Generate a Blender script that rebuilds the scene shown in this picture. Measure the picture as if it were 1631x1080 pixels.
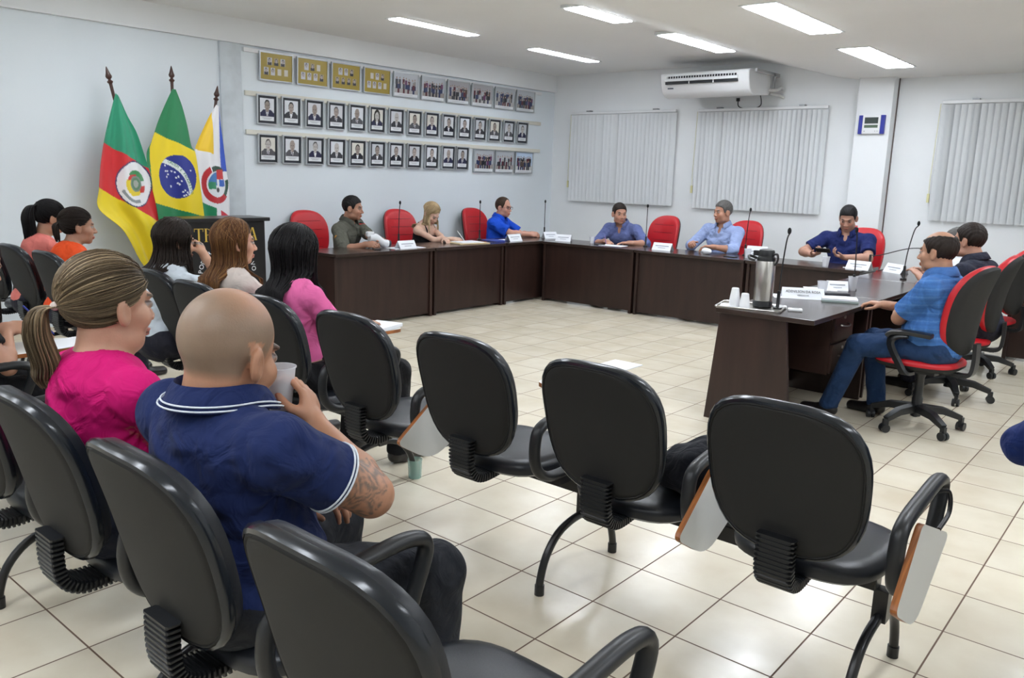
import bpy, math, random
import numpy as np
from mathutils import Vector, Matrix, Euler

# ------------------------------------------------------------------ clearing
for o in list(bpy.data.objects):
    bpy.data.objects.remove(o, do_unlink=True)
S = bpy.context.scene
COL = S.collection
PI = math.pi
R_ = math.radians

# ------------------------------------------------------------------ camera
cam_d = bpy.data.cameras.new('camera')
cam = bpy.data.objects.new('camera', cam_d)
COL.objects.link(cam)
yaw, pitch, roll = 0.698235523, 0.198346169, 0.0297713809
f_ = Vector((-math.sin(yaw) * math.cos(pitch), math.cos(yaw) * math.cos(pitch), -math.sin(pitch)))
r_ = Vector((math.cos(yaw), math.sin(yaw), 0))
u_ = r_.cross(f_)
r2 = r_ * math.cos(roll) + u_ * math.sin(roll)
u2 = -r_ * math.sin(roll) + u_ * math.cos(roll)
M = Matrix((r2, u2, -f_)).transposed().to_4x4()
M.translation = Vector((1.5666, -2.0380, 1.5727))
cam.matrix_world = M
cam_d.sensor_width = 36
cam_d.lens = 1300.63 / 1631 * 36
cam_d.clip_start = 0.02
S.camera = cam

# ------------------------------------------------------------------ world and exposure
w = bpy.data.worlds.new('world')
S.world = w
w.use_nodes = True
w.node_tree.nodes['Background'].inputs[0].default_value = (0.8, 0.88, 1, 1)
w.node_tree.nodes['Background'].inputs[1].default_value = 0.3
S.view_settings.view_transform = 'Standard'
S.view_settings.look = 'None'
S.view_settings.gamma = 1
S.view_settings.use_curve_mapping = False
S.view_settings.exposure = 0.60
LAMP = 19.0          # strength of the fluorescent tubes

# ------------------------------------------------------------------ materials
MATS = {}
def mat(name, col, rough=.5, metal=0., spec=.5, var=0., vscale=8., bump=0., bscale=60., stretch=None, coat=0., alpha=None, trans=0., attr=None, sheen=0., emit=None, sss=0., bdist=.01, fold=0., ):
    if name in MATS: return MATS[name]
    m = bpy.data.materials.new(name); m.use_nodes = True
    nt = m.node_tree; N = nt.nodes; L = nt.links
    b = N['Principled BSDF']
    b.inputs['Base Color'].default_value = (*col, 1)
    b.inputs['Roughness'].default_value = rough
    b.inputs['Metallic'].default_value = metal
    b.inputs['Specular IOR Level'].default_value = spec
    if coat: b.inputs['Coat Weight'].default_value = coat; b.inputs['Coat Roughness'].default_value = .15
    if trans: b.inputs['Transmission Weight'].default_value = trans
    if alpha is not None: b.inputs['Alpha'].default_value = alpha
    if sheen: b.inputs['Sheen Weight'].default_value = sheen
    if sss:
        b.inputs['Subsurface Weight'].default_value = sss
        b.inputs['Subsurface Radius'].default_value = (.012, .005, .003)
        b.inputs['Subsurface Scale'].default_value = 1
    if emit:
        b.inputs['Emission Color'].default_value = (*emit[0], 1); b.inputs['Emission Strength'].default_value = emit[1]
    tc = None
    def coords():
        t = N.new('ShaderNodeTexCoord'); mp = N.new('ShaderNodeMapping')
        L.new(t.outputs['Object'], mp.inputs[0])
        if stretch: mp.inputs['Scale'].default_value = stretch
        return mp
    src = None
    if attr:
        a = N.new('ShaderNodeAttribute'); a.attribute_name = 'Col'; src = a.outputs['Color']
    if var:
        mp = coords(); n = N.new('ShaderNodeTexNoise'); n.inputs['Scale'].default_value = vscale
        n.inputs['Detail'].default_value = 6
        L.new(mp.outputs[0], n.inputs[0])
        mr = N.new('ShaderNodeMapRange'); mr.inputs['From Min'].default_value = .25; mr.inputs['From Max'].default_value = .75
        mr.inputs['To Min'].default_value = 1 - var; mr.inputs['To Max'].default_value = 1 + var
        L.new(n.outputs[0], mr.inputs[0])
        mx = N.new('ShaderNodeVectorMath'); mx.operation = 'SCALE'
        if src: L.new(src, mx.inputs[0])
        else: mx.inputs[0].default_value = col
        L.new(mr.outputs[0], mx.inputs['Scale']); src = mx.outputs[0]
    if src: L.new(src, b.inputs['Base Color'])
    if bump:
        mp = coords(); n = N.new('ShaderNodeTexNoise'); n.inputs['Scale'].default_value = bscale
        n.inputs['Detail'].default_value = 4
        L.new(mp.outputs[0], n.inputs[0])
        bp = N.new('ShaderNodeBump'); bp.inputs['Strength'].default_value = bump; bp.inputs['Distance'].default_value = .01
        L.new(n.outputs[0], bp.inputs['Height']); L.new(bp.outputs[0], b.inputs['Normal'])
    if fold:
        # soft creases: distorted wave bands plus noise, as relief only
        t = N.new('ShaderNodeTexCoord')
        wv = N.new('ShaderNodeTexWave'); wv.wave_type = 'BANDS'; wv.bands_direction = 'DIAGONAL'
        wv.inputs['Scale'].default_value = 2.2; wv.inputs['Distortion'].default_value = 9; wv.inputs['Detail'].default_value = 3; wv.inputs['Detail Scale'].default_value = 1.6
        L.new(t.outputs['Object'], wv.inputs[0])
        n2 = N.new('ShaderNodeTexNoise'); n2.inputs['Scale'].default_value = 11; n2.inputs['Detail'].default_value = 3; n2.inputs['Distortion'].default_value = 1.2
        L.new(t.outputs['Object'], n2.inputs[0])
        ad = N.new('ShaderNodeMath'); ad.operation = 'ADD'; L.new(wv.outputs['Fac'], ad.inputs[0]); L.new(n2.outputs[0], ad.inputs[1])
        bp = N.new('ShaderNodeBump'); bp.inputs['Strength'].default_value = fold; bp.inputs['Distance'].default_value = .022
        L.new(ad.outputs[0], bp.inputs['Height']); L.new(bp.outputs[0], b.inputs['Normal'])
    MATS[name] = m
    return m

def floor_mat():
    m = bpy.data.materials.new('floor_tiles'); m.use_nodes = True
    nt = m.node_tree; N = nt.nodes; L = nt.links; b = N['Principled BSDF']
    tc = N.new('ShaderNodeTexCoord')
    sc = N.new('ShaderNodeVectorMath'); sc.operation = 'SCALE'; sc.inputs['Scale'].default_value = 1 / .35
    L.new(tc.outputs['Object'], sc.inputs[0])
    fr = N.new('ShaderNodeVectorMath'); fr.operation = 'FRACTION'; L.new(sc.outputs[0], fr.inputs[0])
    fl = N.new('ShaderNodeVectorMath'); fl.operation = 'FLOOR'; L.new(sc.outputs[0], fl.inputs[0])
    sp = N.new('ShaderNodeSeparateXYZ'); L.new(fr.outputs[0], sp.inputs[0])
    def mth(op, a, bb=None, c=None):
        n = N.new('ShaderNodeMath'); n.operation = op
        for i, v in enumerate((a, bb, c)):
            if v is None: continue
            if isinstance(v, (int, float)): n.inputs[i].default_value = v
            else: L.new(v, n.inputs[i])
        return n.outputs[0]
    def edge(o):
        d = mth('SUBTRACT', o, .5); d = mth('ABSOLUTE', d); return d
    mxx = mth('MAXIMUM', edge(sp.outputs[0]), edge(sp.outputs[1]))
    g = N.new('ShaderNodeMapRange'); L.new(mxx, g.inputs[0])
    g.inputs['From Min'].default_value = .4895; g.inputs['From Max'].default_value = .4925
    wn = N.new('ShaderNodeTexWhiteNoise'); L.new(fl.outputs[0], wn.inputs[0])
    nz = N.new('ShaderNodeTexNoise'); nz.inputs['Scale'].default_value = 3.2; nz.inputs['Detail'].default_value = 7
    ad = N.new('ShaderNodeVectorMath'); ad.operation = 'MULTIPLY_ADD'; L.new(fl.outputs[0], ad.inputs[0])
    ad.inputs[1].default_value = (3.7, 5.1, 0); L.new(tc.outputs['Object'], ad.inputs[2]); L.new(ad.outputs[0], nz.inputs[0])
    r = N.new('ShaderNodeValToRGB'); L.new(nz.outputs[0], r.inputs[0])
    r.color_ramp.elements[0].position = .3; r.color_ramp.elements[0].color = (.67, .59, .45, 1)
    r.color_ramp.elements[1].position = .7; r.color_ramp.elements[1].color = (.78, .72, .585, 1)
    vr = N.new('ShaderNodeMapRange'); L.new(wn.outputs[0], vr.inputs[0]); vr.inputs['To Min'].default_value = .96; vr.inputs['To Max'].default_value = 1.03
    vs = N.new('ShaderNodeVectorMath'); vs.operation = 'SCALE'; L.new(r.outputs[0], vs.inputs[0]); L.new(vr.outputs[0], vs.inputs['Scale'])
    mix = N.new('ShaderNodeMix'); mix.data_type = 'RGBA'; L.new(g.outputs[0], mix.inputs[0]); L.new(vs.outputs[0], mix.inputs[6])
    mix.inputs[7].default_value = (.13, .075, .045, 1)
    L.new(mix.outputs[2], b.inputs['Base Color'])
    n2 = N.new('ShaderNodeTexNoise'); n2.inputs['Scale'].default_value = 9; L.new(tc.outputs['Object'], n2.inputs[0])
    rr = N.new('ShaderNodeMapRange'); L.new(n2.outputs[0], rr.inputs[0]); rr.inputs['To Min'].default_value = .13; rr.inputs['To Max'].default_value = .3
    ra = mth('MULTIPLY_ADD', g.outputs[0], .5, rr.outputs[0]); L.new(ra, b.inputs['Roughness'])
    bp = N.new('ShaderNodeBump'); bp.inputs['Strength'].default_value = .25; bp.inputs['Distance'].default_value = .002
    inv = mth('SUBTRACT', 1, g.outputs[0]); L.new(inv, bp.inputs['Height']); L.new(bp.outputs[0], b.inputs['Normal'])
    b.inputs['Specular IOR Level'].default_value = .5
    MATS['floor'] = m
    return m

def wall_mat():
    m = mat('wall_paint', (.80, .82, .83), .55, var=.035, vscale=1.3, bump=.05, bscale=25)
    return m

WOOD = mat('dark_wood', (.027, .0125, .0095), .38, var=.35, vscale=14, stretch=(1, 1, .12), bump=.04, bscale=50)
WOODTOP = mat('dark_wood_top', (.040, .026, .022), .2, var=.25, vscale=10, stretch=(1, .15, 1))
BLACKP = mat('black_plastic', (.012, .013, .015), .38, bump=.02, bscale=300)
SHELL = mat('grey_black_shell', (.023, .0225, .0215), .7, spec=.25, bump=.12, bscale=500)
RIMP = mat('glossy_black_rim', (.010, .013, .018), .22)
VINYL = mat('black_vinyl', (.013, .015, .020), .36, bump=.05, bscale=220)
METALB = mat('black_metal', (.012, .012, .013), .3)
RED = mat('red_vinyl', (.52, .008, .016), .42, bump=.06, bscale=120)
STEEL = mat('steel', (.55, .53, .50), .28, metal=1, var=.06, vscale=20, stretch=(1, 1, .05))
SILVER = mat('silver_frame', (.62, .64, .66), .35, metal=.7)
WHITEP = mat('white_plastic', (.78, .79, .80), .4)
PAPER = mat('white_paper', (.82, .84, .88), .7)
LAMIN = mat('white_laminate', (.66, .66, .63), .35)
PLY = mat('plywood_edge', (.29, .095, .022), .4, var=.5, vscale=30, stretch=(6, .3, .3))
PAINT = mat('printed_colour', (1, 1, 1), .5, attr=True)
PAINTG = mat('printed_gloss', (1, 1, 1), .25, attr=True)
CUPM = mat('translucent_cup', (.80, .82, .86), .25, alpha=.62)
FROST = mat('frosted_cup', (.85, .86, .9), .3, alpha=.42)

# ------------------------------------------------------------------ object helpers
def link(o, parent=None):
    COL.objects.link(o)
    if parent is not None: o.parent = parent
    return o
def tag(o, label, cat, group=None, kind=None):
    o['label'] = label; o['category'] = cat
    if group: o['group'] = group
    if kind: o['kind'] = kind
    return o
def thing(name, loc=(0, 0, 0), rz=0.):
    o = bpy.data.objects.new(name, None); o.empty_display_size = .05
    o.location = loc; o.rotation_euler = (0, 0, rz)
    return link(o)
def copy_tree(o, parent=None):
    c = o.copy(); link(c)
    if parent is not None: c.parent = parent
    for ch in list(o.children): copy_tree(ch, c)
    return c

class MB:
    def __init__(s): s.v = []; s.f = []; s.fm = []; s.M = Matrix(); s.cur = 0; s.mats = []
    def use(s, m):
        if m not in s.mats: s.mats.append(m)
        s.cur = s.mats.index(m); return s
    def add(s, vs, fs):
        b = len(s.v)
        s.v += [s.M @ Vector(p) for p in vs]
        for f in fs: s.f.append([b + i for i in f]); s.fm.append(s.cur)
        return s
    def box(s, x0, x1, y0, y1, z0, z1):
        return s.add([(x0, y0, z0), (x1, y0, z0), (x1, y1, z0), (x0, y1, z0), (x0, y0, z1), (x1, y0, z1), (x1, y1, z1), (x0, y1, z1)],
                     [(3, 2, 1, 0), (4, 5, 6, 7), (0, 1, 5, 4), (1, 2, 6, 5), (2, 3, 7, 6), (3, 0, 4, 7)])
    def prism(s, poly, a, b, axis='x'):
        # poly: list of 2D points; extruded from a to b along axis
        def P(p, t):
            return {'x': (t, p[0], p[1]), 'y': (p[0], t, p[1]), 'z': (p[0], p[1], t)}[axis]
        n = len(poly)
        vs = [P(p, a) for p in poly] + [P(p, b) for p in poly]
        fs = [list(range(n))[::-1], list(range(n, 2 * n))] + [(i, (i + 1) % n, n + (i + 1) % n, n + i) for i in range(n)]
        return s.add(vs, fs)
    def tube(s, path, r, n=10, closed=False, sect=None, caps=True):
        # r number or list; sect optional list of (a,b) section points scaled by r
        P = [Vector(p) for p in path]; m = len(P)
        rs = r if isinstance(r, (list, tuple)) else [r] * m
        if sect is None: sect = [(math.cos(2 * PI * k / n), math.sin(2 * PI * k / n)) for k in range(n)]
        n = len(sect)
        T = []
        for i in range(m):
            if closed: t = P[(i + 1) % m] - P[i - 1]
            else: t = P[min(i + 1, m - 1)] - P[max(i - 1, 0)]
            T.append(t.normalized())
        up = Vector((0, 0, 1)) if abs(T[0].z) < .9 else Vector((1, 0, 0))
        nrm = (up - T[0] * up.dot(T[0])).normalized()
        vs = []
        for i in range(m):
            nrm = (nrm - T[i] * nrm.dot(T[i])).normalized()
            bi = T[i].cross(nrm)
            for a, b in sect: vs.append(P[i] + (nrm * a + bi * b) * rs[i])
        fs = []
        for i in range(m if closed else m - 1):
            j = (i + 1) % m
            for k in range(n):
                fs.append((i * n + k, i * n + (k + 1) % n, j * n + (k + 1) % n, j * n + k))
        if caps and not closed:
            fs.append(list(range(n))[::-1]); fs.append([(m - 1) * n + k for k in range(n)])
        return s.add(vs, fs)
    def lathe(s, prof, n=24, c=(0, 0, 0)):
        # prof: (radius, z)
        vs = []; m = len(prof)
        for rr, z in prof:
            for k in range(n):
                a = 2 * PI * k / n; vs.append((c[0] + rr * math.cos(a), c[1] + rr * math.sin(a), c[2] + z))
        fs = []
        for i in range(m - 1):
            for k in range(n):
                fs.append((i * n + k, i * n + (k + 1) % n, (i + 1) * n + (k + 1) % n, (i + 1) * n + k))
        fs.append(list(range(n))[::-1]); fs.append([(m - 1) * n + k for k in range(n)])
        return s.add(vs, fs)
    def ball(s, c, r, n=14, m=9):
        rx, ry, rz = r if isinstance(r, (tuple, list)) else (r, r, r)
        vs = [(c[0], c[1], c[2] - rz)]
        for i in range(1, m):
            a = -PI / 2 + PI * i / m
            for k in range(n):
                b = 2 * PI * k / n
                vs.append((c[0] + rx * math.cos(a) * math.cos(b), c[1] + ry * math.cos(a) * math.sin(b), c[2] + rz * math.sin(a)))
        vs.append((c[0], c[1], c[2] + rz))
        fs = []
        for k in range(n): fs.append((0, 1 + (k + 1) % n, 1 + k))
        for i in range(m - 2):
            for k in range(n):
                a = 1 + i * n; fs.append((a + k, a + (k + 1) % n, a + n + (k + 1) % n, a + n + k))
        L = len(vs) - 1; a = 1 + (m - 2) * n
        for k in range(n): fs.append((a + k, a + (k + 1) % n, L))
        return s.add(vs, fs)
    def build(s, name, m=None, parent=None, smooth=True, bevel=0., seg=2, angle=40):
        me = bpy.data.meshes.new(name)
        me.from_pydata([tuple(v) for v in s.v], [], s.f)
        ms = s.mats or [m]
        for q in ms: me.materials.append(q)
        if s.mats: me.polygons.foreach_set('material_index', s.fm)
        me.update()
        if smooth:
            me.polygons.foreach_set('use_smooth', [True] * len(me.polygons))
            try: me.set_sharp_from_angle(angle=R_(angle))
            except Exception: pass
        o = bpy.data.objects.new(name, me); link(o, parent)
        if bevel:
            b = o.modifiers.new('bevel', 'BEVEL'); b.width = bevel; b.segments = seg; b.limit_method = 'ANGLE'; b.angle_limit = R_(40)
            b.harden_normals = False
        return o

def np_mesh(name, V, F, mats, parent=None, cols=None, smooth=True, fmat=None):
    me = bpy.data.meshes.new(name)
    V = np.asarray(V, np.float32); F = np.asarray(F, np.int32)
    k = F.shape[1]
    me.vertices.add(len(V)); me.vertices.foreach_set('co', V.ravel())
    me.loops.add(F.size); me.loops.foreach_set('vertex_index', F.ravel())
    me.polygons.add(len(F)); me.polygons.foreach_set('loop_start', np.arange(0, F.size, k, dtype=np.int32))
    me.polygons.foreach_set('loop_total', np.full(len(F), k, np.int32))
    if smooth: me.polygons.foreach_set('use_smooth', np.ones(len(F), bool))
    for m in (mats if isinstance(mats, (list, tuple)) else [mats]): me.materials.append(m)
    if fmat is not None: me.polygons.foreach_set('material_index', np.asarray(fmat, np.int32))
    me.update(calc_edges=True)
    if cols is not None:
        a = me.color_attributes.new('Col', 'FLOAT_COLOR', 'POINT')
        c = np.ones((len(V), 4), np.float32); c[:, :3] = cols
        a.data.foreach_set('color', c.ravel())
    o = bpy.data.objects.new(name, me)
    return link(o, parent)

def painted_grid(name, fn, w, h, nx, ny, m, parent=None, M=None, shape=None):
    """flat printed picture: local x in [-w/2,w/2], local z in [-h/2,h/2], facing -y; fn(u,v)->rgb (v up)"""
    u, v = np.meshgrid(np.linspace(0, 1, nx), np.linspace(0, 1, ny))
    u = u.ravel(); v = v.ravel()
    V = np.stack([(u - .5) * w, np.zeros_like(u), (v - .5) * h], 1)
    if shape is not None: V = shape(u, v)
    idx = np.arange(nx * ny).reshape(ny, nx)
    F = np.stack([idx[:-1, :-1].ravel(), idx[:-1, 1:].ravel(), idx[1:, 1:].ravel(), idx[1:, :-1].ravel()], 1)
    C = fn(u, v)
    if M is not None:
        A = np.array(M); V = V @ A[:3, :3].T + A[:3, 3]
    return np_mesh(name, V, F, m, parent, cols=C, smooth=True)

def rrect(w, h, r, n=5):
    """rounded rectangle outline centred on the origin"""
    pts = []
    for cx, cy, a0 in ((w / 2 - r, h / 2 - r, 0), (-w / 2 + r, h / 2 - r, 90), (-w / 2 + r, -h / 2 + r, 180), (w / 2 - r, -h / 2 + r, 270)):
        for k in range(n + 1):
            a = R_(a0 + 90 * k / n); pts.append((cx + r * math.cos(a), cy + r * math.sin(a)))
    return pts
def smooth_path(P, n=6, closed=False):
    """catmull-rom"""
    P = [Vector(p) for p in P]; m = len(P); out = []
    for i in range(m if closed else m - 1):
        if closed: a, b, c, d = P[i - 1], P[i], P[(i + 1) % m], P[(i + 2) % m]
        else: a, b, c, d = P[max(i - 1, 0)], P[i], P[i + 1], P[min(i + 2, m - 1)]
        for k in range(n):
            t = k / n
            out.append(.5 * ((2 * b) + (-a + c) * t + (2 * a - 5 * b + 4 * c - d) * t * t + (-a + 3 * b - 3 * c + d) * t ** 3))
    if not closed: out.append(P[-1])
    return out
# ================================================================== THE ROOM
XL, XR, YB, YF = -6.4, 4.2, 8.3, -5.6
def zc(x):
    t = min(max((x + 3.2) / 1.5, 0), 1); t = t * t * (3 - 2 * t)
    return 3.07 - .28 * t
def struct(o): o['kind'] = 'structure'; return o

floor_mat(); WALL = wall_mat()
WALLB = mat('wall_paint_cool_light', (.715, .77, .81), .55, var=.03, vscale=1.1, bump=.05, bscale=25)  # left wall: bluish cast of the light mixed into the paint colour
CEIL = mat('ceiling_paint', (.84, .84, .83), .6, var=.03, vscale=.8, bump=.04, bscale=12)
# floor
b = MB(); b.box(XL - .3, XR + .3, YF - .3, YB + .3, -.1, 0); struct(b.build('floor', MATS['floor'], smooth=False))
# walls
b = MB(); b.box(XL - .2, XL, YF - .2, YB + .2, 0, 3.2); struct(b.build('wall_left', WALLB, smooth=False))
b = MB(); b.box(XL, XR, YB, YB + .2, 0, 3.2); struct(b.build('wall_back', WALL, smooth=False))
b = MB(); b.box(XR, XR + .2, YF - .2, YB + .2, 0, 3.2); struct(b.build('wall_right', WALL, smooth=False))
b = MB(); b.box(XL, XR, YF - .2, YF, 0, 3.2); struct(b.build('wall_front', WALL, smooth=False))
# fixtures: (x centre, y0, y1, width)
FIX = [(-4.93, 3.72, 4.90, .16), (-4.95, 5.95, 7.25, .16), (-3.00, 4.10, 4.93, .20), (-2.95, 5.65, 7.02, .22),
       (-1.06, 3.66, 4.98, .25), (-1.13, 5.86, 7.32, .27),
       (-4.93, .8, 2.1, .2), (-4.93, -2.7, -1.4, .2), (-3.0, 1.2, 2.5, .2), (-3.0, -2.7, -1.4, .2),
       (-1.1, 1.2, 2.5, .25), (-1.1, -2.7, -1.4, .25), (1.1, -2.7, -1.4, .25), (1.1, 1.2, 2.5, .25), (1.1, 4.6, 5.9, .25),
       (3.0, 3.2, 4.5, .25), (3.0, .2, 1.5, .25), (-3.0, -5.0, -3.9, .2), (0, -5.0, -3.9, .25)]
# ceiling: one surface that sags towards the right, its lower skin with the holes of the lamps closed by their trays
xs = [XL - .1, -5.5, -4.5, -3.6, -3.2] + [-3.2 + 1.5 * k / 12 for k in range(1, 13)] + [-1.2, 0, 2, XR + .1]
v = []; f = []
for x in xs: v += [(x, YF - .1, zc(x)), (x, YB + .1, zc(x)), (x, YF - .1, zc(x) + .08), (x, YB + .1, zc(x) + .08)]
for i in range(len(xs) - 1):
    a = i * 4; c = a + 4; f += [(a, a + 1, c + 1, c), (a + 2, c + 2, c + 3, a + 3)]
b = MB(); b.add(v, f); struct(b.build('ceiling', CEIL, angle=60))
# beam under the ceiling on the left wall and the plastered column below it
b = MB(); b.box(XL, XL + .035, YF, YB, 2.835, 3.09); b.box(XL, XL + .05, YF, YB, 2.822, 2.84)
struct(b.build('trim_1', WALL, smooth=False))
COLM = mat('patched_plaster', (.58, .63, .67), .7, var=.10, vscale=7, bump=.2, bscale=14)
b = MB(); b.box(XL, XL + .03, 2.66, 2.90, 0, 2.835); struct(b.build('trim_2', COLM, smooth=False))
# column on the back wall
b = MB(); b.box(-1.79, -1.40, 8.12, YB, 0, 2.86); struct(b.build('trim_3', WALL, smooth=False, bevel=.004))
b = MB(); b.box(-1.40, -1.390, YB - .02, YB, 0, 2.86); struct(b.build('trim_4', mat('brown_conduit', (.10, .07, .06), .5), smooth=False))
# baseboards
TILEB = mat('baseboard_tile', (.66, .58, .46), .3, var=.08)
b = MB(); b.box(XL, XL + .012, YF, YB, 0, .08); struct(b.build('baseboard_left', TILEB, smooth=False))
b = MB(); b.box(XL, XR, YB - .012, YB, 0, .08); struct(b.build('baseboard_back', TILEB, smooth=False))

# ---- ceiling lamps
TUBE = mat('fluorescent_tube', (.9, .95, 1), .4, emit=((.87, .925, 1.0), LAMP))
TRAY = mat('lamp_tray', (.75, .77, .78), .3)
cnt = 0
LAMPLAB = ['recessed fluorescent lamp nearest the framed group photos, first along the left wall',
 'recessed fluorescent lamp in the ceiling corner between picture wall and air conditioner',
 'short recessed fluorescent lamp at the top edge, middle row of lamps',
 'recessed fluorescent lamp just above and before the air conditioner',
 'large recessed twin tube lamp at the top of the ceiling, nearest of the right row',
 'recessed twin tube lamp above the wall clock on the column']
for i, (x, y0, y1, wd) in enumerate(FIX):
    z = min(zc(x - wd / 2), zc(x + wd / 2))
    t = thing('ceiling_lamp', (x, (y0 + y1) / 2, z))
    ln = y1 - y0; h = ln / 2; a = wd / 2
    b = MB()
    b.box(-a - .015, a + .015, -h - .03, -h, -.006, .02); b.box(-a - .015, a + .015, h, h + .03, -.006, .02)
    b.box(-a - .015, -a, -h, h, -.006, .02); b.box(a, a + .015, -h, h, -.006, .02); b.box(-a, a, -h, h, .012, .02)
    b.build('tray', TRAY, t, smooth=False)
    n = 2
    for k in range(n):
        cx = (k - .5) * wd * .5
        b = MB(); b.box(cx - wd * .235, cx + wd * .235, -h + .01 + .02 * k, h - .03 + .02 * k, -.012, .006)
        b.build('tube', TUBE, t, smooth=False, bevel=.004)
    if i < 6: tag(t, LAMPLAB[i], 'lamp', 'recessed ceiling lamps')
    else: tag(t, 'recessed ceiling lamp over the audience, outside the picture', 'lamp', 'ceiling lamps over the audience')

# ---- vertical blinds
BLIND = mat('blind_fabric', (.68, .705, .72), .7, bump=.1, bscale=200)
def blind(x0, x1, z0, z1, seed, label, nn):
    rnd = random.Random(seed)
    t = thing('vertical_blind', ((x0 + x1) / 2, YB, z0))
    cx = (x0 + x1) / 2
    b = MB(); b.box(x0 - cx, x1 - cx, -.075, -.035, z1 - z0 - .035, z1 - z0); b.build('head_rail', WHITEP, t, smooth=False, bevel=.004)
    b = MB()
    for bx in (.18, .82):
        xx = x0 - cx + (x1 - x0) * bx; b.box(xx - .05, xx + .02, -.07, 0, z1 - z0 - .002, z1 - z0 + .018)
    b.build('bracket', mat('grey_bracket', (.25, .26, .27), .4, metal=.6), t, smooth=False)
    b = MB(); wd = (x1 - x0) / nn
    for k in range(nn):
        xc = x0 - cx + wd * (k + .5); ang = R_(24 + rnd.uniform(-3, 3) + (12 if rnd.random() < .12 else 0)); hw = wd * .55
        dx, dy = hw * math.cos(ang), hw * math.sin(ang)
        sw = rnd.uniform(-.006, .006)
        y = -.055; H = z1 - z0 - .04
        # each slat is a slightly bowed strip of real thickness
        vs = []
        for zz, s_ in ((0, sw), (H, 0)):
            for q in range(5):
                tt = q / 4 * 2 - 1
                vs.append((xc + dx * tt + s_, y + dy * tt - .004 * (1 - tt * tt), zz))
            for q in range(5):
                tt = 1 - q / 4 * 2
                vs.append((xc + dx * tt + s_, y + dy * tt - .004 * (1 - tt * tt) + .0015, zz))
        fs = [[q, (q + 1) % 10, 10 + (q + 1) % 10, 10 + q] for q in range(10)] + [list(range(10))[::-1], list(range(10, 20))]
        b.add(vs, fs)
    b.build('slats', BLIND, t)
    b = MB(); b.tube([(x0 - cx - .02, -.05, z1 - z0 - .03), (x0 - cx - .035, -.05, .45), (x0 - cx - .03, -.05, .25)], .003, 6)
    b.box(x0 - cx - .045, x0 - cx - .02, -.06, -.04, .2, .3)
    b.build('pull_cord', mat('yellowed_cord', (.7, .66, .35), .6), t)
    b = MB(); b.tube([(x0 - cx + .02, -.05, .006), (x1 - cx - .02, -.05, .006)], .002, 5); b.build('bottom_chain', WHITEP, t)
    tag(t, label, 'blind', 'vertical window blinds')
blind(-6.01, -4.24, 1.21, 2.52, 3, 'closed grey vertical blind left of the air conditioner, next to the room corner', 27)
blind(-3.90, -2.165, 1.20, 2.51, 5, 'closed grey vertical blind below the air conditioner, left of the column', 28)
blind(-0.90, 1.0, 1.20, 2.52, 8, 'closed grey vertical blind right of the column, cut by the frame edge', 29)
# windows behind the blinds
GLASS = mat('window_glass', (.02, .025, .035), .08)
for i, (x0, x1) in enumerate(((-5.9, -4.35), (-3.8, -2.27), (-.8, .9))):
    b = MB(); b.box(x0, x1, YB - .012, YB + .01, 1.3, 2.42); w_ = struct(b.build('window_%d' % (i + 1), GLASS, smooth=False))
    b = MB()
    for (a0, a1, c0, c1) in ((x0 - .03, x1 + .03, 1.27, 1.3), (x0 - .03, x1 + .03, 2.42, 2.45), (x0 - .03, x0, 1.3, 2.42), (x1, x1 + .03, 1.3, 2.42), ((x0 + x1) / 2 - .015, (x0 + x1) / 2 + .015, 1.3, 2.42)):
        b.box(a0, a1, YB - .03, YB + .005, c0, c1)
    b.build('window_frame', SILVER, w_, smooth=False)

# ---- air conditioner (underceiling unit)
t = thing('air_conditioner', (-3.47, 7.86, 2.60))
prof = [(-.37, .29), (-.385, .27), (-.375, .19), (-.33, .07), (-.27, .02), (-.18, 0), (.22, .04), (.27, .08), (.27, .30), (-.33, .30)]
b = MB(); b.prism(prof, -.60, .60, 'x'); b.build('body', WHITEP, t, bevel=.012, angle=30)
b = MB()
DK = mat('vent_dark', (.01, .012, .015), .5)
b.box(-.50, .44, -.390, -.375, .225, .25); b.build('air_inlet', DK, t, smooth=False)
b = MB(); b.box(-.52, .46, -.392, -.36, .155, .185); b.build('air_outlet', DK, t, smooth=False)
b = MB()
for k in range(26):
    x = -.49 + k * .036; b.box(x, x + .008, -.396, -.37, .222, .253)
b.build('grille', WHITEP, t, smooth=False)
b = MB(); b.prism([(-.40, .19), (-.385, .225), (-.37, .222), (-.385, .188)], -.53, .46, 'x'); b.build('louver', WHITEP, t, smooth=False)
b = MB()
for x in (-.19, .14): b.box(x, x + .012, -.396, -.36, .153, .19)
b.build('outlet_divider', WHITEP, t, smooth=False)
b = MB(); b.prism([(-.362, .115), (-.355, .1), (-.351, .1), (-.358, .115)], -.50, -.42, 'x'); b.build('badge', mat('badge_dark', (.08, .1, .13), .3), t, smooth=False)
b = MB(); b.box(.61, .64, -.25, .28, .27, .31); b.box(-.64, -.61, -.25, .28, .27, .31); b.box(.61, .64, .27, .30, .08, .30)
b.box(.60, .64, .25, .43, .27, .31); b.build('mounting_bracket', mat('bracket_grey', (.45, .46, .47), .5), t, smooth=False)
b = MB(); b.tube(smooth_path([(.58, .22, .10), (.66, .28, .10), (.70, .36, .14), (.68, .43, .13)], 5), .022, 8)
b.tube(smooth_path([(.60, .25, .06), (.66, .38, .05), (.72, .43, .02)], 5), .018, 8); b.build('refrigerant_pipe', mat('pipe_wrap', (.6, .6, .58), .7), t)
b = MB(); b.tube(smooth_path([(.5, .2, .06), (.42, .42, -.06), (.28, .43, -.10), (.12, .43, -.07), (.10, .43, .02)], 6), .006, 6)
b.box(.08, .12, .42, .44, 0, .04); b.build('power_cord', METALB, t)
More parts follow.
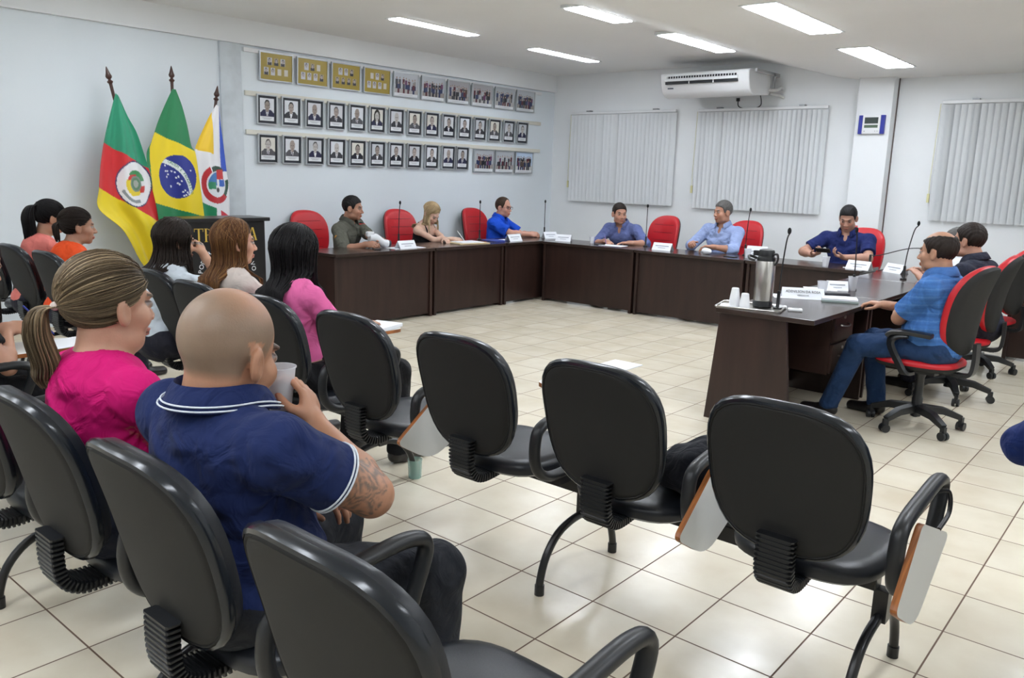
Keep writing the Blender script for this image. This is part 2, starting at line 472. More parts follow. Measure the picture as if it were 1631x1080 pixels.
tag(t, 'white underceiling air conditioner with two slotted vents above the middle blind', 'air conditioner')

# ---- digital clock / alarm panel on the column
t = thing('wall_display', (-1.595, 8.12, 2.16))
b = MB(); b.box(-.10, .10, -.045, 0, .0, .215); b.build('housing', WHITEP, t, smooth=False, bevel=.008)
BLUE = mat('blue_side', (.02, .03, .30), .4)
for x0, x1 in ((-.145, -.10), (.10, .145)):
    b = MB(); b.box(x0, x1, -.04, 0, .0, .21); b.build('blue_side', BLUE, t, smooth=False, bevel=.004)
LCD = mat('lcd', (.03, .045, .04), .2)
b = MB(); b.box(-.075, .075, -.048, -.04, .115, .185); b.build('display', LCD, t, smooth=False)
b = MB(); b.box(-.075, .075, -.048, -.04, .068, .1); b.build('lower_display', mat('lcd_green', (.10, .15, .10), .2), t, smooth=False)
b = MB(); b.ball((-.07, -.046, .03), .006); b.ball((.05, -.046, .03), .005); b.ball((.075, -.046, .03), .005); b.build('button', mat('grey_btn', (.3, .3, .3), .4), t)
tag(t, 'white wall clock panel with blue sides on the column', 'clock')
# red notice on wall behind the man with the phone
b = MB(); b.box(-1.76, -1.63, 8.10, 8.118, .98, 1.10); tag(b.build('wall_notice', mat('red_notice', (.62, .10, .10), .6), smooth=False), 'small red notice on the column behind the man with the phone', 'sign')
# ================================================================== FURNITURE
# ---------------- padded back / seat shapes
def superell(w, h, n=44, e=2.9, taper=0.):
    big = superell_raw(w, h, 720, e, taper)
    d = [0.]
    for i in range(len(big)):
        p, q = big[i], big[(i + 1) % len(big)]; d.append(d[-1] + math.hypot(p[0] - q[0], p[1] - q[1]))
    out = []; j = 0
    for k in range(n):
        t = d[-1] * k / n
        while d[j + 1] < t: j += 1
        f = (t - d[j]) / max(d[j + 1] - d[j], 1e-9); p, q = big[j], big[(j + 1) % len(big)]
        out.append((p[0] + (q[0] - p[0]) * f, p[1] + (q[1] - p[1]) * f))
    return out
def superell_raw(w, h, n, e, taper):
    out = []
    for k in range(n):
        a = 2 * PI * k / n
        c, s = math.cos(a), math.sin(a)
        x = abs(c) ** (2 / e) * (1 if c >= 0 else -1); z = abs(s) ** (2 / e) * (1 if s >= 0 else -1)
        out.append((x * w / 2 * (1 + taper * z), z * h / 2))
    return out
def pad(b, w, h, lay, e=2.9, taper=0., bow=0., lum=0., M=None, n=44, dish=0., ring=False):
    """stack of outlines lay=[(scale, depth)], closed at both ends by shrinking rings; depth axis y, bow curves the sides forward"""
    base = superell(w, h, n, e, taper)
    vs = []; fs = []
    for s_, d in lay:
        for x, z in base:
            X, Z = x * s_, z * s_
            y = d + bow * (X / (w / 2)) ** 2 + lum * (Z / (h / 2)) ** 2 * (1 if Z > 0 else .4)
            vs.append((X, y, Z))
    m = len(lay)
    for i in range(m - 1):
        for k in range(n):
            fs.append((i * n + k, (i + 1) * n + k, (i + 1) * n + (k + 1) % n, i * n + (k + 1) % n))
    if ring:
        i = m - 1
        for k in range(n): fs.append((i * n + k, k, (k + 1) % n, i * n + (k + 1) % n))
    else: fs.append([k for k in range(n)]); fs.append([(m - 1) * n + k for k in range(n)][::-1])
    if M is not None: vs = [M @ Vector(v) for v in vs]
    b.add(vs, fs)

# ---------------- audience bench (chairs on a beam)
def backM(x):
    # local frame of a backrest: centre, tilted back 14 degrees
    return Matrix.Translation((x, -.345, .742)) @ Matrix.Rotation(R_(14), 4, 'X')
def bench_seat(root, x, arm_r=True, arm_l=False, tablet='down', tabw=.27, tabx=.125):
    M = backM(x)
    # shell (rear), rim and front cushion
    b = MB(); pad(b, .47, .50, [(.03, -.004), (.2, -.004), (.35, -.004), (.5, -.003), (.65, -.002), (.77, -.001), (.86, 0), (.925, .001), (.94, .0045), (.955, .001), (.985, .007), (1., .02), (.99, .03), (.85, .03), (.6, .03), (.3, .03), (.03, .03)], taper=.045, bow=.022, lum=-.018, M=M)
    b.build('backrest_shell', SHELL, root)
    b = MB(); pad(b, .474, .504, [(.965, .002), (.995, .006), (1.012, .018), (1.0, .03), (.97, .034)], taper=.045, bow=.022, lum=-.018, M=M, ring=True); b.build('rim', RIMP, root)
    b = MB(); pad(b, .46, .49, [(.03, .03), (.3, .03), (.6, .03), (.85, .03), (.99, .026), (1., .04), (.97, .058), (.86, .070), (.68, .073), (.5, .074), (.3, .075), (.15, .076), (.03, .076)], taper=.045, bow=.022, lum=-.018, M=M); b.build('backrest', VINYL, root)
    # seat
    b = MB(); Ms = Matrix.Translation((x, 0.02, .44)) @ Matrix.Rotation(R_(90), 4, 'X')
    pad(b, .48, .47, [(.05, -.040), (.6, -.040), (.9, -.034), (.98, -.02), (1., .0), (.985, .016), (.93, .028), (.8, .036), (.5, .040), (.2, .040), (.05, .040)], e=3.2, taper=-.05, bow=0, M=Ms)
    b.build('seat', VINYL, root)
    # ribbed bellows bracket joining seat and back
    b = MB()
    path = smooth_path([(x, -.325, .57), (x, -.325, .48), (x, -.31, .43), (x, -.265, .402), (x, -.20, .400), (x, -.10, .415)], 8)
    n = len(path)
    rs = [.026 * (1.0 if i % 2 else .80) for i in range(n)]
    sec = [(-2.1, -.5), (-1.85, -.66), (1.85, -.66), (2.1, -.5), (2.1, .5), (1.85, .66), (-1.85, .66), (-2.1, .5)]
    dense = []; dr = []
    acc = 0.; nxt = 0.; k = 0
    for i in range(n - 1):
        seg = (path[i + 1] - path[i]).length
        while nxt <= acc + seg:
            dense.append(path[i].lerp(path[i + 1], (nxt - acc) / seg)); dr.append((.0275, .0275, .0225, .0225)[k % 4]); nxt += (.0055, .0015, .0055, .0015)[k % 4]; k += 1
        acc += seg
    b.tube(dense, dr, sect=sec); b.build('bellows_bracket', BLACKP, root, angle=25)
    def arm(sx):
        P = [(sx, -.16, .45), (sx, -.24, .50), (sx, -.255, .60), (sx, -.21, .665), (sx, 0.0, .69), (sx, .15, .695), (sx, .205, .66), (sx, .17, .56), (sx, .12, .47), (sx, 0, .45)]
        b = MB(); b.tube(smooth_path(P, 6, True), .020, closed=True, sect=[(math.cos(a) * 1.0, math.sin(a) * 1.15) for a in [2 * PI * k / 12 for k in range(12)]])
        b.build('armrest', BLACKP, root)
        b = MB(); b.box(sx - .018, sx + .018, -.12, .10, .405, .445); b.build('arm_bracket', METALB, root)
    if arm_r: arm(x + .305)
    if arm_l: arm(x - .305)
    if tablet == 'down' and arm_r:
        tx = x + .345
        # corners in the y-z plane: the board hangs beside the arm
        P0, P1, P2, P3 = Vector((-.145, .655)), Vector((-.40, .49)), Vector((-.22, .38)), Vector((.16, .53))
        C = [P0, P1, P2, P3]
        def rounded(off):
            out = []
            for i in range(4):
                a, c, d = C[i - 1], C[i], C[(i + 1) % 4]
                u = (a - c).normalized(); v = (d - c).normalized(); rr = (.03, .035, .08, .05)[i]
                p, q = c + u * rr, c + v * rr
                for k in range(6):
                    t = k / 5; m = (1 - t) ** 2 * p + 2 * t * (1 - t) * c + t * t * q; out.append(m)
            cen = sum(out, Vector((0, 0))) / len(out)
            return [(cen + (m - cen) * (1 - off)) for m in out]
        o_ = rounded(0)
        b = MB(); n = len(o_)
        vs = [(tx + (-.03 if 0 else 0) + (p.y - .5) * -.10 - .009, p.x, p.y) for p in o_] + [(tx + (p.y - .5) * -.10 + .009, p.x, p.y) for p in o_]
        b.use(PLY); b.add(vs, [(i, n + i, n + (i + 1) % n, (i + 1) % n) for i in range(n)])
        b.use(LAMIN); b.add(vs, [list(range(n)), list(range(n, 2 * n))[::-1]])
        tb = b.build('writing_tablet', None, root, angle=30)
        b = MB(); b.tube(smooth_path([(x + .31, .12, .665), (x + .335, .16, .66), (x + .345, .15, .60), (x + .342, .05, .575)], 5), .007, 8); b.build('tablet_hinge', METALB, root)
    if tablet == 'up_narrow': tablet, tabw = 'up', .17
    if tablet == 'up_centre': tablet, tabw, tabx = 'up', .25, -.04
    if tablet == 'up' and arm_r:
        b = MB(); o_ = rrect(tabw, .40, .05)
        b.use(PLY); n = len(o_)
        vs = [(x + tabx + p[0], .26 + p[1], .715) for p in o_] + [(x + tabx + p[0], .26 + p[1], .733) for p in o_]
        b.add(vs, [(i, (i + 1) % n, n + (i + 1) % n, n + i) for i in range(n)])
        b.use(LAMIN); b.add(vs, [list(range(n))[::-1], list(range(n, 2 * n))])
        b.build('writing_tablet', None, root, angle=30)
        b = MB(); b.tube(smooth_path([(x + .305, .10, .67), (x + .29, .16, .69), (x + tabx + tabw * .35, .2, .708)], 5), .008, 8); b.build('tablet_hinge', METALB, root)
def bench(xs, legs, loc, label, tabs=None, rz=0., left_arm=True):
    root = thing('bench_seating', loc, rz)
    for i, x in enumerate(xs):
        bench_seat(root, x, True, left_arm and i == 0, tabs[i] if tabs else 'down')
    b = MB(); b.box(xs[0] - .18, xs[-1] + .20, .01, .07, .335, .395); b.build('beam', METALB, root, smooth=False, bevel=.004)
    for lx in legs:
        b = MB(); b.box(lx - .022, lx + .022, .018, .062, .235, .34)
        P = [(lx, -.235, .012), (lx, -.232, .06), (lx, -.20, .145), (lx, -.13, .215), (lx, -.03, .245), (lx, .08, .245), (lx, .17, .215), (lx, .235, .145), (lx, .265, .06), (lx, .268, .012)]
        b.tube(smooth_path(P, 4), .0155, 12)
        l = b.build('leg', METALB, root)
        for fy in (-.235, .268):
            b = MB(); b.tube([(lx, fy, 0), (lx, fy * .997, .04)], .019, 12); b.build('foot_cap', BLACKP, l)
    return tag(root, label, 'bench seating', 'rows of black audience seats')
RY = .485
b1 = bench([-.515, .115, .745], [-.18, .96], (0, RY, 0), 'empty black bench with a jacket on its middle seat, nearest the thermos desk', ['up_narrow', 'down', 'down'], left_arm=False)
b2 = bench([-2.42, -1.79, -1.16], [-1.42, -2.3], (0, RY, 0), 'black bench under the woman with straight black hair, empty at its right end', ['none', 'up_centre', 'down'], left_arm=False)
b3 = bench([-3.62, -2.98], [-3.3], (0, .40, 0), 'black bench of the woman with dark hair resting her hand on her face', ['none', 'none'], rz=R_(-3))
b4 = bench([-5.58, -4.95, -4.33], [-5.2, -4.6], (0, RY, 0), 'black bench near the left wall under the two women in salmon and orange', ['none', 'none', 'none'])
R2Y = -.90
b5 = bench([-.74, -.11, .53], [-.45, .75], (0, R2Y - .02, 0), 'nearest black bench, under the bald man in navy, cut by the lower frame edge', ['none', 'none', 'none'], left_arm=False)
b6 = bench([-2.61, -1.98, -1.35], [-2.4, -1.53], (0, R2Y - .02, 0), 'black bench at the left edge, under the person writing in black', ['up', 'none', 'none'], left_arm=False)

b7 = bench([1.66, 2.29], [1.9], (0, .96, 0), 'black bench at the right, just outside the picture, under the man in navy long sleeves', ['none', 'none'])
# ---------------- desks
def desk(name, L, D, loc, rz, label, drawers=False, endp=(True, True), taper=False):
    """local: front (public side) faces -y, runs along x from 0 to L"""
    t = thing(name, loc, rz)
    b = MB(); b.box(0.003, L - .003, -.02, D, .728, .760); b.build('desk_top', WOODTOP, t, smooth=False, bevel=.004)
    b = MB(); b.box(.045, L - .045, .035, .055, .03, .728); b.build('front_panel', WOOD, t, smooth=False)
    for i, x in enumerate((.012, L - .045)):
        b = MB(); b.box(x, x + .033, .012, D - .05, 0, .728); b.build('side_panel', WOOD, t, smooth=False, bevel=.003)
    tag(t, label, 'desk', 'dark wooden council desks')
    return t
# left row: front faces +x  (rotate +90: local x -> +y, local -y -> +x)
desk('desk', 1.36, .58, (-4.90, 2.93, 0), R_(90), 'dark wooden desk in front of the uniformed man, left end of the row')
desk('desk', 1.19, .58, (-4.90, 4.30, 0), R_(90), 'dark wooden desk in front of the blonde woman')
desk('desk', 1.20, .58, (-4.90, 5.50, 0), R_(90), 'dark wooden desk in front of the man in the bright blue polo shirt')
# corner piece and back row (front faces -y)
t = desk('desk', 1.36, .58, (-4.86, 6.16, 0), 0, 'dark wooden desk in front of the man in the slate blue shirt, against the corner')
desk('desk', 1.36, .58, (-3.49, 6.16, 0), 0, 'dark wooden desk in front of the man in the pale blue shirt')
desk('desk', 1.18, .58, (-2.12, 6.16, 0), 0, 'dark wooden desk in front of the man looking at his phone')
# right row: front faces -x (rotate -90: local x -> -y)
def right_desk(loc, L, label, drawers):
    t = thing('desk', loc)
    b = MB(); b.box(-.82, -.17, .003, L - .003, .728, .760); b.build('desk_top', WOODTOP, t, smooth=False, bevel=.004)
    b = MB(); b.box(-.80, -.78, .06, L - .03, .03, .728); b.build('front_panel', WOOD, t, smooth=False)
    if drawers:
        b = MB(); b.prism([(-.862, 0), (-.275, 0), (-.355, .728), (-.80, .728)], .03, .065, 'y'); b.build('side_panel', WOOD, t, smooth=False, bevel=.003)
    else:
        b = MB(); b.box(-.80, -.24, .02, .05, 0, .728); b.build('side_panel', WOOD, t, smooth=False, bevel=.003)
    b = MB(); b.box(-.80, -.24, L - .05, L - .02, 0, .728); b.build('side_panel', WOOD, t, smooth=False, bevel=.003)
    if drawers:
        b = MB(); b.box(-.70, -.27, .62, 1.02, .30, .728); b.build('drawer_cabinet', WOOD, t, smooth=False)
        for k in range(2):
            z0 = .31 + .21 * k
            b = MB(); b.box(-.27, -.252, .63, 1.01, z0, z0 + .195); dr = b.build('drawer', WOOD, t, smooth=False, bevel=.002)
            b = MB(); b.tube(smooth_path([(-.252, .75, z0 + .11), (-.228, .77, z0 + .105), (-.222, .82, z0 + .10), (-.228, .87, z0 + .105), (-.252, .89, z0 + .11)], 4), .006, 8); b.build('handle', STEEL, dr)
            b = MB(); b.tube([(-.255, .82, z0 + .16), (-.246, .82, z0 + .16)], .011, 12); b.build('lock', STEEL, dr)
    return tag(t, label, 'desk', 'dark wooden council desks')
right_desk((0, 2.87, 0), 1.33, 'nearest dark wooden desk, holding the steel thermos and the white cup tray', True)
right_desk((0, 4.21, 0), 1.32, 'dark wooden desk behind the thermos desk, before the clasped hands', False)
right_desk((0, 5.54, 0), 1.20, 'dark wooden corner desk between the right row and the man with the phone', False)
desk('desk', 1.5, .6, (.24, 6.70, 0), 0, 'dark wooden desk at the right edge behind the red chairs')

# ---------------- office chairs
def office_chair(loc, rz, label, base_rot=0., back_h=.58, arms=True):
    """faces +y"""
    t = thing('office_chair', loc, rz)
    # star base
    for k in range(5):
        a = R_(base_rot + 72 * k); c, s_ = math.cos(a), math.sin(a)
        b = MB()
        b.tube([(c * .03, s_ * .03, .135), (c * .17, s_ * .17, .125), (c * .285, s_ * .285, .085)], [.030, .026, .019], sect=[(-.9, -.8), (.9, -1), (.9, 1), (-.9, .8)])
        l = b.build('base_leg', BLACKP, t, bevel=.003)
        b = MB(); cx, cy = c * .29, s_ * .29
        b.M = Matrix.Translation((cx, cy, .028)) @ Matrix.Rotation(a + .6 * k, 4, 'Z')
        b.tube([(-.024, 0, 0), (-.006, 0, 0)], .028, 14); b.tube([(.006, 0, 0), (.024, 0, 0)], .028, 14); b.box(-.012, .012, -.012, .02, -.005, .06)
        b.build('caster', BLACKP, l)
    b = MB(); b.lathe([(.032, .08), (.034, .20), (.028, .22), (.028, .34), (.036, .37), (.036, .40)], 16); b.build('column', BLACKP, t)
    b = MB(); b.box(-.10, .10, -.12, .10, .385, .42); b.box(-.03, .03, -.27, -.1, .39, .415)
    b.tube(smooth_path([(0, -.24, .40), (0, -.30, .42), (0, -.315, .50), (0, -.31, .62)], 5), .024, sect=[(-.5, -1.6), (.5, -1.6), (.5, 1.6), (-.5, 1.6)])
    b.build('mechanism', BLACKP, t)
    Ms = Matrix.Translation((0, .01, .455)) @ Matrix.Rotation(R_(90), 4, 'X')
    b = MB(); pad(b, .50, .50, [(.05, -.035), (.6, -.035), (.92, -.03), (.99, -.015), (1., -.002)], e=3.2, taper=-.06, M=Ms); b.build('seat_shell', SHELL, t)
    b = MB(); pad(b, .50, .50, [(.99, -.004), (1., .008), (.98, .022), (.9, .034), (.5, .042), (.05, .043)], e=3.2, taper=-.06, M=Ms); b.build('seat', RED, t)
    M = Matrix.Translation((0, -.285, .50 + back_h / 2 + .03)) @ Matrix.Rotation(R_(9), 4, 'X')
    b = MB(); pad(b, .47, back_h, [(.03, -.012), (.3, -.012), (.6, -.012), (.8, -.010), (.9, -.008), (.97, .002), (1., .02), (1., .034), (.9, .034), (.6, .034), (.3, .034), (.03, .034)], e=2.7, taper=.03, bow=.05, lum=-.045, M=M); b.build('backrest_shell', SHELL, t)
    b = MB(); pad(b, .475, back_h + .005, [(.03, .037), (.4, .037), (.8, .037), (.99, .032), (1.005, .045), (.99, .066), (.93, .082), (.8, .086), (.6, .088), (.4, .088), (.2, .087), (.03, .086)], e=2.7, taper=.03, bow=.05, lum=-.045, M=M); bk = b.build('backrest', RED, t)
    # stitched horizontal seams
    b = MB()
    for zz in (-.14, -.04, .06, .16):
        zz *= back_h / .58
        pth = []
        for q in range(13):
            X = -.15 + .3 * q / 12
            y = .0875 + .05 * (X / .235) ** 2 * .95 - .045 * (zz / (back_h / 2)) ** 2 * (1 if zz > 0 else .4)
            pth.append(M @ Vector((X, y, zz)))
        b.tube(pth, .0035, 6)
    b.build('seam', mat('red_dark', (.20, .004, .008), .5), bk)
    if arms:
        for sx in (-.275, .275):
            b = MB(); b.tube(smooth_path([(sx * .62, .0, .40), (sx, .0, .41), (sx * 1.06, .03, .46), (sx * 1.06, .10, .58), (sx * 1.05, .08, .64), (sx * 1.03, .0, .66)], 6), .026, sect=[(-.45, -1), (.45, -1), (.45, 1), (-.45, 1)])
            b.tube(smooth_path([(sx * 1.04, .13, .635), (sx * 1.03, .10, .66), (sx * 1.02, .0, .672), (sx * 1.02, -.14, .668)], 5), .030, sect=[(-.45, -.9), (.3, -1.), (.5, -.6), (.5, .6), (.3, 1.), (-.45, .9)])
            b.build('armrest', BLACKP, t, bevel=.002)
    return tag(t, label, 'office chair', 'red office chairs')
CHAIRS = [
 ((-6.02, 3.60, 0), -93, 'red office chair of the uniformed man'),
 ((-5.97, 4.92, 0), -97, 'red office chair of the blonde woman'),
 ((-5.97, 6.33, 0), -90, 'red office chair of the man in the bright blue polo'),
 ((-3.88, 7.22, 0), 172, 'red office chair right of the man in the slate blue shirt'),
 ((-2.74, 7.22, 0), 178, 'red office chair of the man in the pale blue shirt'),
 ((-1.33, 7.22, 0), 183, 'red office chair of the man looking at his phone'),
 ((.26, 3.72, 0), 83, 'nearest red office chair, under the man in the blue plaid shirt'),
 ((.22, 4.78, 0), 95, 'second red office chair of the right row, under the man in the dark shirt'),
 ((.18, 5.95, 0), 82, 'third red office chair of the right row, nearest the right edge')]
for i, (l, a, lab) in enumerate(CHAIRS):
    office_chair(l, R_(a), lab, base_rot=(15, 40, 10, 0, 30, 20, 20, 55, 8)[i], back_h=.58)

# ---------------- lectern (tribune) with its lettering
def glyph(ch):
    """serif capitals on a 0..1 high cell: list of ('r',x0,x1,y0,y1) bars and ('a',cx,cy,rx,ry,t0,t1,thick) bows; returns items and width"""
    T, th, s = .13, .055, .07
    sr = lambda x, y: ('r', x - s, x + T + s, y, y + .035)
    if ch == 'T': return [('r', .31, .44, 0, 1), ('r', .02, .73, .95, 1), ('r', .02, .06, .76, 1), ('r', .69, .73, .76, 1), sr(.31, 0)], .76
    if ch == 'I': return [('r', .1, .23, 0, 1), sr(.1, 0), sr(.1, .965)], .34
    if ch == 'R': return [('r', .1, .23, 0, 1), sr(.1, 0), sr(.1, .965), ('a', .26, .74, .30, .24, -90, 90, .12), ('r', .2, .28, .955, 1), ('r', .2, .3, .49, .53), ('d', .34, .5, .64, 0, .14), ('r', .60, .80, 0, .035)], .80
    if ch == 'B': return [('r', .1, .23, 0, 1), sr(.1, 0), sr(.1, .965), ('a', .26, .755, .27, .225, -90, 90, .12), ('a', .28, .27, .33, .25, -90, 90, .13), ('r', .2, .3, .955, 1), ('r', .2, .3, .50, .54), ('r', .2, .3, 0, .04)], .70
    if ch == 'U': return [('r', .1, .23, .28, 1), sr(.1, .965), ('r', .62, .68, .28, 1), sr(.585, .965), ('a', .385, .30, .28, .30, 180, 360, .08)], .82
    if ch == 'N': return [('r', .1, .16, 0, 1), ('r', .66, .72, 0, 1), ('d', .1, 1, .66, 0, .15), sr(.065, 0), sr(.62, .965), ('r', .0, .2, .965, 1)], .84
    if ch == 'A': return [('d', .36, 1, .64, 0, .14), ('d', .36, 1, .06, 0, .055), ('r', .18, .62, .30, .345), sr(.02, 0), sr(.60, 0)], .84
    return [], .4
def serif_text(txt, h, depth=.002):
    b = MB(); x = 0
    for ch in txt:
        it, wd = glyph(ch)
        for g in it:
            if g[0] == 'r': b.box(x + g[1] * h, x + g[2] * h, -depth, 0, g[3] * h, g[4] * h)
            elif g[0] == 'd':
                _, x0, y0, x1, y1, tk = g
                b.prism([(x + x0 * h, y0 * h), (x + (x0 + tk) * h, y0 * h), (x + (x1 + tk) * h, y1 * h), (x + x1 * h, y1 * h)], -depth, 0, 'y')
            else:
                _, cx, cy, rx, ry, t0, t1, tk = g; n = 14
                o = []; i_ = []
                for k in range(n + 1):
                    a = R_(t0 + (t1 - t0) * k / n)
                    q = abs(math.cos(a)) if (t1 - t0) == 180 and t0 == -90 else 1
                    kk = .035 + (tk - .035) * q
                    o.append((x + (cx + rx * math.cos(a)) * h, (cy + ry * math.sin(a)) * h))
                    i_.append((x + (cx + (rx - kk) * math.cos(a)) * h, (cy + (ry - .04 if t0 == -90 else ry - tk) * math.sin(a) * 1.0) * h))
                b.prism(o + i_[::-1], -depth, 0, 'y')
        x += wd * h
    return b, x
GOLD = mat('gold_letter', (.62, .42, .06), .45)
def text_obj(s, size, name, m, parent, M, extrude=.0005, align='CENTER', xs=1.):
    cu = bpy.data.curves.new(name, 'FONT'); cu.body = s; cu.size = size; cu.extrude = extrude; cu.align_x = align; cu.align_y = 'CENTER'; cu.resolution_u = 3
    tmp = bpy.data.objects.new(name, cu); COL.objects.link(tmp)
    dg = bpy.context.evaluated_depsgraph_get(); dg.update()
    me = bpy.data.meshes.new_from_object(tmp.evaluated_get(dg)); bpy.data.objects.remove(tmp, do_unlink=True)
    me.materials.clear(); me.materials.append(m)
    o = bpy.data.objects.new(name, me); link(o, parent); o.matrix_local = M @ Matrix.Scale(xs, 4, (1, 0, 0)); return o
# text lies in local xy, facing +z ; STAND turns it to the xz-plane facing -y
STAND = Matrix.Rotation(R_(90), 4, 'X')
t = thing('lectern', (-5.55, 2.16, 0), R_(90 - 4))
# local: front faces -y (= +x world), width along x
LB = mat('lectern_black', (.008, .008, .009), .3)
b = MB(); b.box(-.40, .40, -.02, .0, 0, 1.06); b.build('front_panel', LB, t, smooth=False, bevel=.003)
b = MB(); b.box(-.44, .44, -.06, .34, 1.06, 1.095); b.build('top', LB, t, smooth=False, bevel=.006)
for x in (-.40, .37):
    b = MB(); b.box(x, x + .03, 0, .30, 0, 1.06); b.build('side_panel', LB, t, smooth=False)
bt, wd = serif_text('TRIBUNA', .125)
bt.M = Matrix(); o = bt.build('gold_lettering', GOLD, t, smooth=False); o.location = (-wd / 2, -.022, .875)
# round emblem with white text on an arc
for k, ch in enumerate('PODER LEGISLATIVO'):
    a = R_(172 - k * 10.2)
    if ch == ' ': continue
    Mx = Matrix.Translation((.27 * math.cos(a), -.0215, .56 + .27 * math.sin(a))) @ Matrix.Rotation(-(a - PI / 2), 4, 'Y') @ STAND
    text_obj(ch, .062, 'white_letter', PAPER, t, Mx)
b = MB(); b.prism([(.17 * math.cos(q), .55 + .21 * math.sin(q)) for q in [2 * PI * k / 36 for k in range(36)]], -.0225, -.0195, 'y'); b.build('emblem_field', mat('emblem_green', (.05, .16, .07), .5), t, smooth=False)
b = MB(); b.prism([(-.1, .66), (.1, .66), (.1, .52), (0, .40), (-.1, .52)], -.0245, -.0225, 'y'); b.build('emblem_shield', mat('emblem_white', (.6, .6, .62), .5), t, smooth=False)
tag(t, 'black lectern with gold TRIBUNA lettering in front of the flags', 'lectern')
# ================================================================== PICTURES ON THE LEFT WALL
XW = XL
RAILM = mat('cream_rail', (.66, .64, .56), .5)
for i, (z0, z1, lab) in enumerate(((2.755, 2.80, 'top picture rail on the left wall'), (2.315, 2.365, 'middle picture rail on the left wall'), (1.915, 1.965, 'lowest picture rail on the left wall'))):
    b = MB(); b.box(XW, XW + .022, 2.94, 7.96, z0, z1)
    tag(b.build('picture_rail', (RAILM, RAILM, RAILM)[i] if i else WHITEP, smooth=False, bevel=.003), lab, 'rail')
GREYF = mat('frame_grey', (.50, .52, .54), .35, metal=.5)
BLKM = mat('mat_black', (.012, .016, .024), .45)
TOWALL = Matrix.Rotation(R_(90), 4, 'Z')      # local -y -> +x world, local x -> +y
def mixc(c, m, k): return np.where(m[:, None], np.array(k, float), c)
def paint_portrait(seed):
    r = random.Random(seed)
    bgc = r.choice([(.62, .63, .66), (.55, .57, .6), (.68, .66, .60), (.7, .72, .76)])
    skin = r.choice([(.30, .25, .22), (.42, .36, .33), (.36, .30, .27), (.48, .45, .43)])
    hairc = r.choice([(.02, .02, .02), (.04, .035, .03), (.10, .09, .09)]); suit = r.choice([(.02, .02, .03), (.05, .05, .06), (.03, .03, .07), (.10, .10, .11)])
    woman = r.random() < .17; bald = r.random() < .2; tie = r.random() < .7
    dx = r.uniform(-.03, .03)
    def fn(u, v):
        c = np.tile(np.array(bgc, float), (len(u), 1))
        x = (u - .5 - dx) * .60; y = np.where(v > .22, .30 + (v - .22) * .72, v)
        v0 = v
        c = mixc(c, (np.abs(x) < .30 - .9 * np.clip(y - .40, 0, 1) ** .8) & (y < .50) & (y > .20), suit)
        if woman: c = mixc(c, (x / .17) ** 2 + ((y - .60) / .27) ** 2 < 1, hairc)
        c = mixc(c, (np.abs(x) < .07 * np.clip((y - .22) / .25, 0, 1)) & (y < .47), (.75, .76, .8))
        if tie and not woman: c = mixc(c, (np.abs(x) < .018) & (y < .43) & (y > .22), (.08, .06, .09))
        c = mixc(c, (np.abs(x) < .055) & (y > .42) & (y < .52), tuple(q * .85 for q in skin))
        c = mixc(c, (x / .118) ** 2 + ((y - .645) / .178) ** 2 < 1, hairc if not bald else skin)
        c = mixc(c, (x / .105) ** 2 + ((y - .615) / .155) ** 2 < 1, skin)
        c = mixc(c, (np.abs(np.abs(x) - .042) < .022) & (np.abs(y - .645) < .009), (.05, .04, .04))
        c = mixc(c, (np.abs(x) < .03) & (np.abs(y - .535) < .008), (.16, .08, .08))
        c = mixc(c, (np.abs(x) < .012) & (np.abs(y - .59) < .03), tuple(q * .8 for q in skin))
        c = mixc(c, v0 < .20, (.74, .76, .79)); y = v0
        c = mixc(c, (np.abs(y - .13) < .018) & (np.abs(u - .5) < .36), (.38, .4, .44))
        c = mixc(c, (np.abs(y - .07) < .012) & (np.abs(u - .5) < .25), (.45, .47, .5))
        return c
    return fn
def paint_board(seed):
    r = random.Random(seed)
    rows = [(.70, 3, .17), (.32, 4, .12)]
    heads = []
    for y, n, x0 in rows:
        for k in range(n):
            xx = (.5 + (k - (n - 1) / 2) * .21)
            heads.append((xx, y, r.random() < .12, r.random()))
    def fn(u, v):
        c = np.tile(np.array((.36, .265, .045), float), (len(u), 1)) * (1 + .12 * (v - .5))[:, None]
        for hx, hy, blank, q in heads:
            x = (u - hx) * 1.4; y = v - hy
            if blank: c = mixc(c, (np.abs(x) < .085) & (np.abs(y) < .13), (.62, .58, .5)); continue
            c = mixc(c, (np.abs(x) < .10) & (np.abs(y) < .145), (.40, .32, .18) if q < .5 else (.55, .54, .55))
            c = mixc(c, (np.abs(x) < .085) & (y < -.03) & (y > -.14), (.03, .03, .04) if q < .6 else (.55, .55, .58))
            c = mixc(c, (x / .055) ** 2 + ((y - .035) / .085) ** 2 < 1, (.03, .025, .02))
            c = mixc(c, (x / .045) ** 2 + ((y - .02) / .07) ** 2 < 1, (.42, .36, .33))
        return c
    return fn
